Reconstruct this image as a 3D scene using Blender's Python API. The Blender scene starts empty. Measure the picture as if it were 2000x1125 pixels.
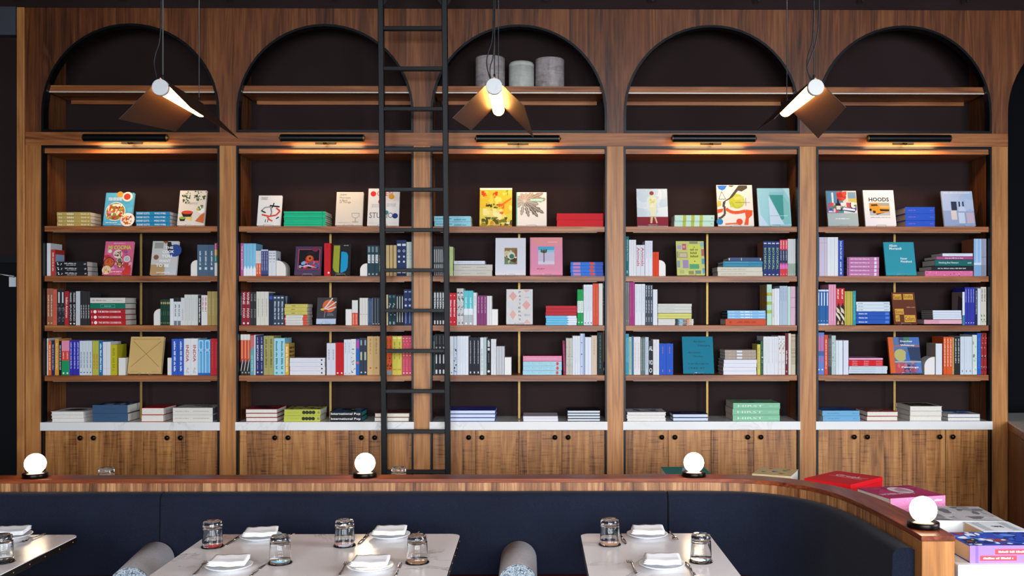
import bpy, math, random
from mathutils import Vector, Matrix
SC = bpy.context.scene
COL = SC.collection
PI = math.pi
R = math.radians

# ---------------------------------------------------------------- camera model (photo taken as 2000 x 1125)
FPX, CAMZ, YAW = 1900.0, 1.8, R(.55)
CX, CY = 1045 + FPX * math.tan(YAW), 600.0

def ray(px, py):
    a = (px - CX) / FPX
    return (math.sin(YAW) + a * math.cos(YAW), math.cos(YAW) - a * math.sin(YAW), (CY - py) / FPX)

def atY(px, py, Y):                       # point of a pixel on the upright plane y = Y
    r = ray(px, py); t = Y / r[1]
    return Vector((r[0] * t, Y, CAMZ + r[2] * t))

def atZ(px, py, z):                       # point of a pixel on the level plane z
    r = ray(px, py); t = (z - CAMZ) / r[2]
    return Vector((r[0] * t, r[1] * t, z))

# ---------------------------------------------------------------- materials
def lin(c):
    if isinstance(c, str):
        c = [int(c[i:i + 2], 16) for i in (0, 2, 4)]
    o = []
    for v in c[:3]:
        v = v / 255.0
        o.append(v / 12.92 if v <= .04045 else ((v + .055) / 1.055) ** 2.4)
    return (o[0], o[1], o[2], 1.0)

MATS = {}
def mat(col, rough=.5, metal=0.0, emit=0.0, ecol=None, trans=0.0, coat=0.0, spec=.5):
    key = (str(col), rough, metal, emit, str(ecol), trans, coat, spec)
    if key in MATS: return MATS[key]
    m = bpy.data.materials.new('plain_' + (col if isinstance(col, str) else '%02x%02x%02x' % tuple(int(v) for v in col[:3])))
    m.use_nodes = True
    b = m.node_tree.nodes['Principled BSDF']
    b.inputs['Base Color'].default_value = lin(col)
    b.inputs['Roughness'].default_value = rough
    b.inputs['Metallic'].default_value = metal
    b.inputs['Specular IOR Level'].default_value = spec
    b.inputs['Coat Weight'].default_value = coat
    b.inputs['Transmission Weight'].default_value = trans
    if emit:
        b.inputs['Emission Color'].default_value = lin(ecol or col)
        b.inputs['Emission Strength'].default_value = emit
    m.diffuse_color = lin(col)
    MATS[key] = m
    return m

class NT:
    """small node helper"""
    def __init__(s, name, rough=.5, metal=0.0, spec=.5):
        s.m = bpy.data.materials.new(name); s.m.use_nodes = True
        s.t = s.m.node_tree; s.b = s.t.nodes['Principled BSDF']
        s.b.inputs['Roughness'].default_value = rough
        s.b.inputs['Metallic'].default_value = metal
        s.b.inputs['Specular IOR Level'].default_value = spec
    def n(s, typ, **kw):
        nd = s.t.nodes.new('ShaderNode' + typ)
        for k, v in kw.items(): setattr(nd, k, v)
        return nd
    def l(s, a, b): s.t.links.new(a, b)
    def math(s, op, a, b=None, clamp=False):
        nd = s.n('Math', operation=op, use_clamp=clamp)
        for i, v in enumerate((a, b)):
            if v is None: continue
            if isinstance(v, (int, float)): nd.inputs[i].default_value = v
            else: s.l(v, nd.inputs[i])
        return nd.outputs[0]
    def coords(s, rnd=True):
        tc = s.n('TexCoord')
        if not rnd: return tc.outputs['Object']
        oi = s.n('ObjectInfo')
        sc = s.n('VectorMath', operation='SCALE'); sc.inputs[0].default_value = (7.3, 4.1, 9.7)
        s.l(oi.outputs['Random'], sc.inputs['Scale'])
        ad = s.n('VectorMath', operation='ADD')
        s.l(tc.outputs['Object'], ad.inputs[0]); s.l(sc.outputs[0], ad.inputs[1])
        return ad.outputs[0]
    def noise(s, vec, scale=(1, 1, 1), detail=4, rough=.55, dist=0.0):
        mp = s.n('Mapping'); mp.inputs['Scale'].default_value = scale
        s.l(vec, mp.inputs['Vector'])
        nz = s.n('TexNoise'); nz.inputs['Scale'].default_value = 1.0
        nz.inputs['Detail'].default_value = detail; nz.inputs['Roughness'].default_value = rough
        nz.inputs['Distortion'].default_value = dist
        s.l(mp.outputs[0], nz.inputs['Vector'])
        return nz.outputs[0]
    def ramp(s, fac, stops):
        r = s.n('ValToRGB'); e = r.color_ramp.elements
        while len(e) < len(stops): e.new(.5)
        for el, (p, c) in zip(e, stops):
            el.position = p; el.color = lin(c)
        s.l(fac, r.inputs[0])
        return r.outputs[0]
    def bump(s, h, strength=.2, dist=.002):
        b = s.n('Bump'); b.inputs['Strength'].default_value = strength; b.inputs['Distance'].default_value = dist
        s.l(h, b.inputs['Height']); s.l(b.outputs[0], s.b.inputs['Normal'])

def wood(name, axis, dark, mid, light, leaf=0.0, curl=0.0, rough=.42, k=1.0, contrast=1.0):
    """walnut: figure and pores run along axis; leaf = width of the veneer leaves; curl = ripple across the grain"""
    w = NT(name, rough, spec=.35)
    v = w.coords()
    ax = 'xyz'.index(axis)
    lf = None
    if leaf:
        sp = w.n('SeparateXYZ'); w.l(v, sp.inputs[0])
        cell = w.math('FLOOR', w.math('DIVIDE', sp.outputs[0], leaf))
        wn = w.n('TexWhiteNoise', noise_dimensions='1D'); w.l(cell, wn.inputs['W'])
        lf = wn.outputs[0]
        cb = w.n('CombineXYZ'); w.l(w.math('MULTIPLY', lf, 13.0), cb.inputs[0]); w.l(w.math('MULTIPLY', lf, 31.0), cb.inputs[2])
        ad = w.n('VectorMath', operation='ADD'); w.l(v, ad.inputs[0]); w.l(cb.outputs[0], ad.inputs[1])
        v = ad.outputs[0]
    def sc(across, along):
        s = [across * k] * 3; s[ax] = along * k
        return tuple(s)
    a = w.noise(v, sc(13, 1.0), 5, .6, 1.1)
    b = w.noise(v, sc(75, 2.2), 3, .6, .2)
    c = w.noise(v, sc(4.2, .45), 2, .5, .6)
    rg_ = w.noise(v, sc(5.0, .42), 3, .5, .9)
    rings = w.math('MULTIPLY', w.math('SINE', w.math('MULTIPLY', rg_, 58.0)), .5)
    f = w.math('ADD', w.math('MULTIPLY', a, .50), w.math('MULTIPLY', b, .42))
    f = w.math('ADD', f, w.math('MULTIPLY', c, .30))
    f = w.math('ADD', f, w.math('MULTIPLY', rings, .10))
    if lf is not None:
        f = w.math('ADD', f, w.math('MULTIPLY', w.math('SUBTRACT', lf, .5), .14))
    if curl:
        s = [5.0] * 3; s[ax] = 120.0
        q = w.noise(v, tuple(s), 2, .5, .5)
        q = w.math('MULTIPLY', w.math('SUBTRACT', .52, q), 3.0, clamp=True)      # thin dark ripples
        wh = w.noise(v, (5.0, 5.0, 2.2), 2, .5, .3)
        q = w.math('MULTIPLY', q, w.math('MULTIPLY', w.math('SUBTRACT', wh, .36), 5.0, clamp=True))
        f = w.math('SUBTRACT', f, w.math('MULTIPLY', q, curl))
    f = w.math('ADD', w.math('MULTIPLY', w.math('SUBTRACT', f, .61), 2.1 * contrast), .5, clamp=True)
    w.l(w.ramp(f, [(0.05, dark), (.5, mid), (.95, light)]), w.b.inputs['Base Color'])
    w.bump(b, .12, .001)
    return w.m

# ---------------------------------------------------------------- mesh builder
class MB:
    def __init__(s): s.v = []; s.f = []; s.m = []; s.sm = []; s.mats = []
    def mi(s, m):
        if m not in s.mats: s.mats.append(m)
        return s.mats.index(m)
    def add(s, vs, fs, m, smooth=False, M=None):
        o = len(s.v); i = s.mi(m)
        for p in vs: s.v.append(tuple(M @ Vector(p)) if M is not None else tuple(p))
        for f in fs: s.f.append(tuple(o + k for k in f)); s.m.append(i); s.sm.append(smooth)
    def face(s, pts, m, M=None): s.add(pts, [tuple(range(len(pts)))], m, False, M)
    def box(s, x0, x1, y0, y1, z0, z1, m, M=None):
        vs = [(x, y, z) for z in (z0, z1) for y in (y0, y1) for x in (x0, x1)]
        s.add(vs, [(0, 2, 3, 1), (4, 5, 7, 6), (0, 1, 5, 4), (2, 6, 7, 3), (0, 4, 6, 2), (1, 3, 7, 5)], m, False, M)
    def prism(s, pts, h0, h1, m, ax='z', M=None, smooth=False):
        """polygon pts (2-D) extruded along ax"""
        n = len(pts)
        def P(p, h): return {'z': (p[0], p[1], h), 'y': (p[0], h, p[1]), 'x': (h, p[0], p[1])}[ax]
        vs = [P(p, h0) for p in pts] + [P(p, h1) for p in pts]
        s.add(vs, [tuple(range(n))[::-1], tuple(range(n, 2 * n))], m, False, M)
        s.add(vs, [(i, (i + 1) % n, n + (i + 1) % n, n + i) for i in range(n)], m, smooth, M)
    def lathe(s, prof, m, c=(0, 0, 0), n=24, ax='z', M=None, smooth=True, close=False):
        vs = []; fs = []
        for r, h in prof:
            for k in range(n):
                a = 2 * PI * k / n
                p = {'z': (r * math.cos(a), r * math.sin(a), h), 'y': (r * math.cos(a), h, r * math.sin(a)), 'x': (h, r * math.cos(a), r * math.sin(a))}[ax]
                vs.append((p[0] + c[0], p[1] + c[1], p[2] + c[2]))
        L = len(prof)
        for i in range(L - 1 if not close else L):
            j = (i + 1) % L
            for k in range(n):
                fs.append((i * n + k, i * n + (k + 1) % n, j * n + (k + 1) % n, j * n + k))
        s.add(vs, fs, m, smooth, M)
        if not close:
            s.add(vs[:n], [tuple(range(n))[::-1]], m, False, M); s.add(vs[-n:], [tuple(range(n))], m, False, M)
    def tube(s, pts, r, m, n=8, M=None):
        pts = [Vector(p) for p in pts]; vs = []; fs = []
        rs = r if isinstance(r, (list, tuple)) else [r] * len(pts)
        up = None
        for i, p in enumerate(pts):
            d = (pts[min(i + 1, len(pts) - 1)] - pts[max(i - 1, 0)]).normalized()
            if up is None:
                up = Vector((0, 0, 1)) if abs(d.z) < .9 else Vector((1, 0, 0))
            a = d.cross(up).normalized(); b = a.cross(d).normalized(); up = b
            for k in range(n):
                t = 2 * PI * k / n
                vs.append(p + (a * math.cos(t) + b * math.sin(t)) * rs[i])
        for i in range(len(pts) - 1):
            for k in range(n):
                fs.append((i * n + k, i * n + (k + 1) % n, (i + 1) * n + (k + 1) % n, (i + 1) * n + k))
        fs.append(tuple(range(n))[::-1]); fs.append(tuple((len(pts) - 1) * n + k for k in range(n)))
        s.add(vs, fs, m, True, M)
    def build(s, name, parent=None, bevel=0.0, seg=2, label=None):
        me = bpy.data.meshes.new(name)
        me.from_pydata(s.v, [], s.f)
        for m in s.mats: me.materials.append(m)
        me.polygons.foreach_set('material_index', s.m)
        me.polygons.foreach_set('use_smooth', s.sm)
        me.update()
        o = bpy.data.objects.new(name, me); COL.objects.link(o)
        if parent is not None: o.parent = parent
        if bevel:
            b = o.modifiers.new('soft_edges', 'BEVEL'); b.width = bevel; b.segments = seg; b.limit_method = 'ANGLE'; b.angle_limit = R(40)
        if label: o['label'] = label
        return o

def tag(o, label, cat, group=None):
    o['label'] = label; o['category'] = cat
    if group: o['group'] = group
    LABELS.append(label)
    return o
LABELS = []
def struct(o, label=None):
    o['kind'] = 'structure'
    if label: o['label'] = label
    return o
def empty(name, loc=(0, 0, 0), rz=0.0):
    o = bpy.data.objects.new(name, None); COL.objects.link(o)
    o.location = loc; o.rotation_euler = (0, 0, rz); o.empty_display_size = .05
    return o
def kids(o): return [c for c in COL.objects if c.parent == o]
KID = {}
def copy_tree(o, parent=None):
    c = o.copy(); COL.objects.link(c)
    if parent is not None: c.parent = parent
    KID[c.name] = []
    ks = KID[o.name] if o.name in KID else [x.name for x in kids(o)]
    KID[o.name] = ks
    for k in ks: KID[c.name].append(copy_tree(bpy.data.objects[k], c).name)
    return c

# ---------------------------------------------------------------- lettering (Blender's own font turned into faces)
TXT = {}
def text_faces(s, bold=0.0):
    k = (s, bold)
    if k in TXT: return TXT[k]
    cu = bpy.data.curves.new('lettering', 'FONT'); cu.body = s; cu.size = 1.0; cu.resolution_u = 2; cu.offset = bold
    ob = bpy.data.objects.new('lettering', cu)
    me = ob.to_mesh()
    vs = [(v.co.x, v.co.y) for v in me.vertices]; fs = [tuple(p.vertices) for p in me.polygons]
    ob.to_mesh_clear(); bpy.data.objects.remove(ob); bpy.data.curves.remove(cu)
    if not vs: vs, fs = [(0, 0), (1, 0), (1, 1)], [(0, 1, 2)]
    x0 = min(v[0] for v in vs); x1 = max(v[0] for v in vs); y0 = min(v[1] for v in vs); y1 = max(v[1] for v in vs)
    vs = [((v[0] - x0) / (x1 - x0), (v[1] - y0) / (y1 - y0)) for v in vs]
    TXT[k] = (vs, fs, (x1 - x0) / (y1 - y0))
    return TXT[k]

INK = .62
def deco(mb, items, fn, W, H, eps0=.0003):
    """marks on a flat face; fn(u, v, e) -> point, W x H the face's size"""
    e = eps0
    for it in items:
        k = it[0]; e += .00010
        if k == 'r':
            _, a, b, c, d, col = it
            mb.face([fn(a, b, e), fn(c, b, e), fn(c, d, e), fn(a, d, e)], mat(col, INK, spec=.2))
        elif k == 'c':
            _, a, b, rr, col = it[:5]; ry = it[5] if len(it) > 5 else rr
            n = 20 if rr > .05 else 10
            mb.face([fn(a + rr * math.cos(2 * PI * i / n), b + ry * W / H * math.sin(2 * PI * i / n), e) for i in range(n)], mat(col, INK, spec=.2))
        elif k == 'p':
            mb.face([fn(u, v, e) for u, v in it[1]], mat(it[2], INK, spec=.2))
        elif k == 'l':
            _, pts, wd, col = it
            for (a, b), (c, d) in zip(pts[:-1], pts[1:]):
                dx, dy = (c - a) * W, (d - b) * H; L = math.hypot(dx, dy) or 1
                nx, ny = -dy / L * wd * W / 2, dx / L * wd * W / 2
                mb.face([fn(a + nx / W, b + ny / H, e), fn(c + nx / W, d + ny / H, e), fn(c - nx / W, d - ny / H, e), fn(a - nx / W, b - ny / H, e)], mat(col, INK, spec=.2))
        elif k == 't':                       # text, left, baseline, width, colour (height follows unless given)
            _, s, a, b, wd, col = it[:6]
            vs, fs, asp = text_faces(s, it[7] if len(it) > 7 else 0.0)
            hh = it[6] if len(it) > 6 and it[6] else wd * W / asp / H
            mb.add([fn(a + x * wd, b + y * hh, e) for x, y in vs], fs, mat(col, INK, spec=.2))
        elif k == 'd':                       # lines of print too small to read
            _, a, b, c, d, n, col = it; rg = random.Random(int(a * 97 + b * 31 + n)); m = mat(col, INK, spec=.2)
            lw = (d - b) / n * .62 * H / W * .62
            for i in range(n):
                y1 = d - (d - b) * i / n; y0 = y1 - (d - b) / n * .62; x = a; left = rg.randint(3, 8)
                while x < c - lw * .5:
                    g = y1 - (y1 - y0) * rg.choice((0, 0, .28, .28))
                    mb.face([fn(x, y0, e), fn(x + lw * .74, y0, e), fn(x + lw * .74, g, e), fn(x, g, e)], m); x += lw; left -= 1
                    if left == 0: x += lw * .8; left = rg.randint(2, 8)
        elif k == 'b':                       # loose irregular patches
            _, seed, n, a, b, c, d, r0, r1, cols = it; rg = random.Random(seed)
            for i in range(n):
                e += .000022
                cu, cv, rr = rg.uniform(a, c), rg.uniform(b, d), rg.uniform(r0, r1); st = rg.uniform(.6, 1.5)
                q = rg.randint(6, 9); ph = rg.uniform(0, 6)
                pts = []
                for j in range(q):
                    t = ph + 2 * PI * j / q; r2 = rr * rg.uniform(.65, 1.15)
                    pts.append((min(c, max(a, cu + r2 * math.cos(t) * st)), min(d, max(b, cv + r2 * math.sin(t) / st * W / H))))
                mb.face([fn(u, v, e) for u, v in pts], mat(rg.choice(cols), INK, spec=.2))
        elif k == 's':                       # spine title reading downwards: text, v0, v1, share of width, colour
            _, s, v0, v1, fr, col = it[:6]; uc = it[6] if len(it) > 6 else .5
            vs, fs, asp = text_faces(s, .012)
            mb.add([fn(uc - fr / 2 + y * fr, v1 - x * (v1 - v0), e) for x, y in vs], fs, mat(col, INK, spec=.2))
        elif k == 'sd':                      # spine print too small to read
            _, v0, v1, fr, col = it[:5]; uc = it[5] if len(it) > 5 else .5; fr *= .86; m = mat(col, INK, spec=.2)
            rg = random.Random(int(v0 * 1000 + v1 * 77)); y = v1; lh = max(.006, fr * W * .62 / H); left = rg.randint(4, 9)
            while y > v0 + lh * .5:
                g = fr * rg.choice((1, 1, .72, .72))
                mb.face([fn(uc - fr / 2, y - lh * .74, e), fn(uc - fr / 2 + g, y - lh * .74, e), fn(uc - fr / 2 + g, y, e), fn(uc - fr / 2, y, e)], m); y -= lh; left -= 1
                if left == 0: y -= lh * .9; left = rg.randint(3, 8)
# ---------------------------------------------------------------- woods and metals of the room
W_UP = wood('walnut_upright_veneer', 'z', '341808', '683719', '87522b', leaf=.13)
W_POST = wood('walnut_upright_solid', 'z', '774824', 'ab703b', 'c68e53', k=.9)
W_FLAT = wood('walnut_level_solid', 'x', '56290f', '8e5229', 'b27541', k=.9)
W_DOOR = wood('walnut_curly_veneer', 'z', '4f2a10', 'a16a38', 'c89154', leaf=.105, curl=.22, contrast=.85)
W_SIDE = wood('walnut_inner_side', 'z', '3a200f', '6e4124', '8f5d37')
W_LEDGE = wood('walnut_oiled_ledge', 'x', '4a1c0c', '7f3b1f', 'a65a33', rough=.3)
W_LEDGE2 = wood('walnut_oiled_ledge_curved', 'y', '40170a', '71331b', '98502d', rough=.3)
W_APRON = wood('walnut_end_grain_apron', 'z', '4c2a17', '8c5c38', 'bd8d60', leaf=.045, k=1.5)
BLACK = mat('111317', .35, .6)
BLACKM = mat('121417', .5, .2, spec=.3)
BRASS = mat('8f7444', .5, 1.0)
BRASSD = mat('8a6a35', .35, 1.0)
MAROON = NT('maroon_paint', .85, spec=.1)
_n = MAROON.noise(MAROON.coords(False), (1.3, 1.3, 1.3), 2)
MAROON.l(MAROON.ramp(_n, [(.3, '281d1d'), (.7, '2f2324')]), MAROON.b.inputs['Base Color'])
MAROON = MAROON.m
LEDS = mat('8a847a', .5, .2)
LEDM = mat('d9d2c8', .35, .2)

def marble(name, base, vein, vs=1.6, amount=.5):
    w = NT(name, .22, spec=.5); v = w.coords()
    a = w.noise(v, (vs, vs * .6, vs), 6, .6, 1.6)
    d = w.math('ABSOLUTE', w.math('SUBTRACT', a, .5))
    ln = w.math('SUBTRACT', 1.0, w.math('MULTIPLY', d, 38.0), clamp=True)
    msk = w.math('MULTIPLY', w.math('SUBTRACT', w.noise(v, (vs * .9,) * 3, 2), .48), 6.0, clamp=True)
    f = w.math('MULTIPLY', w.math('MULTIPLY', ln, msk), amount)
    cl = w.noise(v, (vs * 1.5,) * 3, 4)
    f = w.math('ADD', f, w.math('MULTIPLY', cl, .12), clamp=True)
    w.l(w.ramp(f, [(0, base), (1, vein)]), w.b.inputs['Base Color'])
    return w.m
MARBLE = marble('white_marble', 'e2e1e0', '8f8d90', 2.2, .35)
MARBLE_T = marble('white_table_marble', 'e6e2e3', '6d6a70', 2.3, .75)

# ---------------------------------------------------------------- bookcase measures (read off the photo on the front plane)
YF = 7.0; YB = YF + .36
X0 = atY(82, 500, YF).x; X4 = atY(1594, 500, YF).x
PITCH = (X4 - X0) / 4; BW = 1.2683
def zf(py, px=1000): return atY(px, py, YF).z
BAYX = [(X0 + i * PITCH, X0 + i * PITCH + BW) for i in range(6)]
Z_TOP = zf(17.5); Z_ARCH = zf(48.5); Z_AB = zf(259.5); Z_LT = zf(285.5)
Z_SH = [zf(442), zf(539), zf(635.5), zf(733)]; T_SH = .040
Z_MAR = zf(823.5); Z_MARB = zf(839.5)
Z_ASH = zf(166.5); Z_ASHB = zf(178.5)
XL = atY(34, 500, YF).x; XL2 = atY(50, 500, YF).x
XR_CASE = BAYX[5][0]              # right edge of the last pillar
ARC_R = BW / 2; Z_SPR = Z_ARCH - ARC_R
BAYN = ['leftmost bay', 'second bay', 'middle bay', 'fourth bay', 'rightmost bay']

case = empty('bookcase', ((BAYX[0][0] + BAYX[4][1]) / 2, YF, 0))
tag(case, 'wall-high walnut bookcase with five arched bays and black metal trim', 'bookcase')
off = Vector(case.location)
def cbuild(mb, name, **kw):
    o = mb.build(name, case, **kw); o.location = -off
    return o

def arc(x0, x1, n=28, inset=0.0):
    c = (x0 + x1) / 2; r = ARC_R - inset
    return [(c - r * math.cos(PI * i / n), Z_SPR + r * math.sin(PI * i / n)) for i in range(n + 1)]

# arched front panel: one sheet of veneer with six arched openings (the last one is a passage down to the floor)
mb = MB(); T = .04
def fr(pts):                              # front faces in the plane of the case
    mb.face([(x, YF, z) for x, z in pts], W_UP)
xs = XL2
for i in range(6):
    a, b = BAYX[i]
    zb = Z_AB if i < 5 else Z_AB
    fr([(xs, zb), (a, zb), (a, Z_TOP), (xs, Z_TOP)])
    pts = [(a, zb)] + arc(a, b) + [(b, zb)]
    for (p, q) in zip(pts[:-1], pts[1:]):
        if abs(p[0] - q[0]) > 1e-6: fr([p, q, (q[0], Z_TOP), (p[0], Z_TOP)])
        mb.face([(p[0], YF, p[1]), (q[0], YF, q[1]), (q[0], YF + T, q[1]), (p[0], YF + T, p[1])], W_UP)
    xs = b
XEND = xs + .14
fr([(xs, Z_AB), (XEND, Z_AB), (XEND, Z_TOP), (xs, Z_TOP)])
mb.face([(XL2, YF, Z_TOP), (XEND, YF, Z_TOP), (XEND, YF + T, Z_TOP), (XL2, YF + T, Z_TOP)], W_UP)
cbuild(mb, 'arched_panel')

mb = MB(); mb.box(XL, XL2 - .004, YF - .012, YB, 0, Z_TOP, W_POST); cbuild(mb, 'edge_stile', bevel=.004)
mb = MB(); mb.box(XL2, BAYX[4][1] + (PITCH - BW), YF - .004, YF + .05, Z_LT, Z_AB, W_FLAT); cbuild(mb, 'cross_rail', bevel=.002)
for i in range(6):
    x0 = XL2 if i == 0 else BAYX[i - 1][1]; x1 = BAYX[i][0]
    mb = MB(); mb.box(x0, x1, YF, YF + .05, 0, Z_LT, W_POST)
    cbuild(mb, 'pillar')
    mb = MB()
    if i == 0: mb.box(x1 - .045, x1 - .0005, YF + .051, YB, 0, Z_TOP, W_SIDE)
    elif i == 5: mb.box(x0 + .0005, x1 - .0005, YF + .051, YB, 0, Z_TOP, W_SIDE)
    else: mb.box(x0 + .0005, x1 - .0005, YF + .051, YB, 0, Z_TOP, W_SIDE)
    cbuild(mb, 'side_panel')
mb = MB(); mb.box(BAYX[5][1], XEND, YF, YF + .05, 0, Z_AB, W_POST); cbuild(mb, 'pillar')
mb = MB(); mb.box(XL2, XR_CASE, YB, YB + .02, 0, Z_TOP, MAROON); cbuild(mb, 'back_panel')
mb = MB(); mb.box(XL2, XR_CASE, YF + T + .001, YB, Z_TOP - .03, Z_TOP, MAROON); cbuild(mb, 'top_panel')

FW = .0165
for i in range(5):
    a, b = BAYX[i]
    # divider between arch and shelves
    mb = MB(); mb.box(a + .0005, b - .0005, YF + .052, YB - .001, Z_LT - .053, Z_AB - .008, W_FLAT); mb.box(a + .014, b - .014, YF + .012, YF + .0515, Z_LT - .053, Z_LT - .0185, W_FLAT); cbuild(mb, 'divider_board')
    # black metal lining of the arch
    mb = MB()
    outer = [(a, Z_AB)] + arc(a, b) + [(b, Z_AB)]
    inner = [(a + FW, Z_AB + FW)] + arc(a, b, inset=FW) + [(b - FW, Z_AB + FW)]
    ya, yb2 = YF - .012, YF + .06
    n = len(outer)
    for j in range(n):
        k = (j + 1) % n
        o1, o2, i1, i2 = outer[j], outer[k], inner[j], inner[k]
        P = lambda p, y: (p[0], y, p[1])
        mb.add([P(o1, ya), P(o2, ya), P(i2, ya), P(i1, ya), P(i1, yb2), P(i2, yb2), P(o1, YF + .001), P(o2, YF + .001)],
               [(0, 1, 2, 3), (3, 2, 5, 4), (1, 0, 6, 7)], BLACK)
    cbuild(mb, 'arch_trim')
    # black metal frame of the shelf opening
    for (p, q, z0, z1) in ((a, a + FW * .8, Z_MAR + .0005, Z_LT), (b - FW * .8, b, Z_MAR + .0005, Z_LT), (a, a + FW * .8, .1, Z_MARB - .0005), (b - FW * .8, b, .1, Z_MARB - .0005), (a + FW * .8, b - FW * .8, Z_LT - .018, Z_LT)):
        mb = MB(); mb.box(p, q, YF - .012, YF + .05, z0, z1, BLACK); cbuild(mb, 'metal_frame')
    # shelves
    g = .0145
    for z in Z_SH:
        mb = MB(); mb.box(a + g, b - g, YF + .006, YB - .001, z - T_SH, z, W_FLAT)
        sh = cbuild(mb, 'shelf', bevel=.002)
        mb = MB(); mb.box(a + .07, b - .07, YF + .014, YF + .026, z - T_SH - .004, z - T_SH, LEDS)
        o = mb.build('light_channel', sh)
    mb = MB(); mb.box(a + g + .004, b - g - .004, YF + .03, YB - .001, Z_ASHB, Z_ASH, W_FLAT)
    mb.box(a + .05, b - .05, YB - .03, YB - .001, Z_ASHB - .03, Z_ASHB, W_FLAT)
    sh = cbuild(mb, 'arch_shelf', bevel=.002)
    mb = MB(); mb.box(a + .035, b - .035, YF + .031, YF + .045, Z_ASHB - .007, Z_ASHB + .002, LEDM)
    o = mb.build('light_channel', sh)
    # brass posts
    xc = (a + b) / 2; py = YF + .185; prev = Z_MAR + .001
    for z in Z_SH[::-1]:
        mb = MB(); mb.box(xc - .009, xc + .009, py - .009, py + .009, prev, z - T_SH - .001, BRASS); cbuild(mb, 'brass_post', bevel=.002)
        prev = z + .001

# base cabinets with their doors, and the marble ledges
KNOB = mat('14120f', .3, .7)
for i in range(5):
    a, b = BAYX[i]; a2, b2 = a + .014, b - .014
    cab = empty('base_cabinet', ((a + b) / 2, YF, 0))
    tag(cab, 'low walnut cabinet with four knobbed doors under the marble of the ' + BAYN[i], 'cabinet', 'walnut base cabinets along the wall')
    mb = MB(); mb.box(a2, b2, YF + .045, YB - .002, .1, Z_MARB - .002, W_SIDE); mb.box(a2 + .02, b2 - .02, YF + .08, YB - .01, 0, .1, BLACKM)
    o = mb.build('body', cab); o.location = -Vector(cab.location)
    w = (b2 - a2) / 4
    for k in range(4):
        dx = a2 + w * k
        mb = MB(); mb.box(.0012, w - .0012, .018, .042, .11, Z_MARB - .006, W_DOOR)
        d = mb.build('door', cab, bevel=.0015); d.location = (dx - cab.location.x, 0, 0)
        kx = w - .05 if k % 2 == 0 else .045
        mb = MB(); mb.lathe([(.006, .018), (.006, .002), (.0165, -.003), (.018, -.010), (.012, -.016), (.003, -.018)], KNOB, (kx, 0, Z_MARB - .054), 14, 'y')
        mb.build('knob', d)
    ml = MB(); ml.box(a - .006, b + .004, YF - .016, YF - .0005, Z_MARB, Z_MAR, MARBLE); ml.box(a + .0005, b - .0005, YF - .0005, YB - .002, Z_MARB, Z_MAR, MARBLE)
    o = ml.build('marble_ledge')
    tag(o, 'white marble ledge slab over the walnut cabinet of the ' + BAYN[i], 'ledge', 'white marble ledges of the bookcase')

# picture lights on the cross rail
GLOW = mat('ffd9a0', .5, emit=12.0, ecol='ffcf94')
px_l = [(163, 327, 269), (550, 709, 269.5), (933, 1090, 271), (1313, 1475, 270.5), (1693, 1858, 270.5)]
proto = None
for i, (a, b, y) in enumerate(px_l):
    p = atY((a + b) / 2, y, YF - .12)
    if proto is None:
        L = .29; proto = empty('picture_light', p)
        mb = MB(); r = .0265
        prof = [(r * math.cos(t), r * math.sin(t)) for t in [R(-8 + 282 * k / 18) for k in range(19)]]
        inn = [(x * .9, z * .9) for x, z in prof[::-1]]
        mb.prism([(x, z) for x, z in prof + inn], -L, L, BLACK, 'x', smooth=True)
        mb.build('lamp_shade', proto)
        for s in (-1, 1):
            mb = MB(); mb.lathe([(.024, 0), (.024, s * .006), (.009, s * .008), (.009, s * .014), (.004, s * .016)], BRASS, (s * L, 0, 0), 16, 'x'); mb.build('end_cap', proto)
        mb = MB(); mb.box(-L + .008, L - .008, -.004, .004, -.0305, -.0255, BRASS); mb.build('brass_trim', proto)
        mb = MB(); mb.lathe([(.009, -L + .02), (.009, L - .02)], GLOW, (0, .006, -.004), 10, 'x'); mb.build('lamp_tube', proto)
        mb = MB(); mb.box(-.075, .075, .104, .1145, -.026, .022, BLACKM); mb.tube([(0, .106, -.02), (0, .06, -.03), (0, .02, -.012)], .008, BLACKM); mb.build('wall_bracket', proto, bevel=.002)
        o = proto
    else:
        o = copy_tree(proto); o.location = p
    tag(o, 'black tubular picture light with brass caps above the shelves of the ' + BAYN[i], 'lamp', 'picture lights on the cross rail')
    l = bpy.data.lights.new('picture_light_glow', 'AREA'); l.shape = 'RECTANGLE'; l.size = .5; l.size_y = .03; l.energy = 3.4; l.color = (1, .62, .28)
    lo = bpy.data.objects.new('picture_light_glow', l); COL.objects.link(lo); lo.location = p + Vector((0, .022, -.024)); lo.rotation_euler = (R(30), 0, 0)

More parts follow.
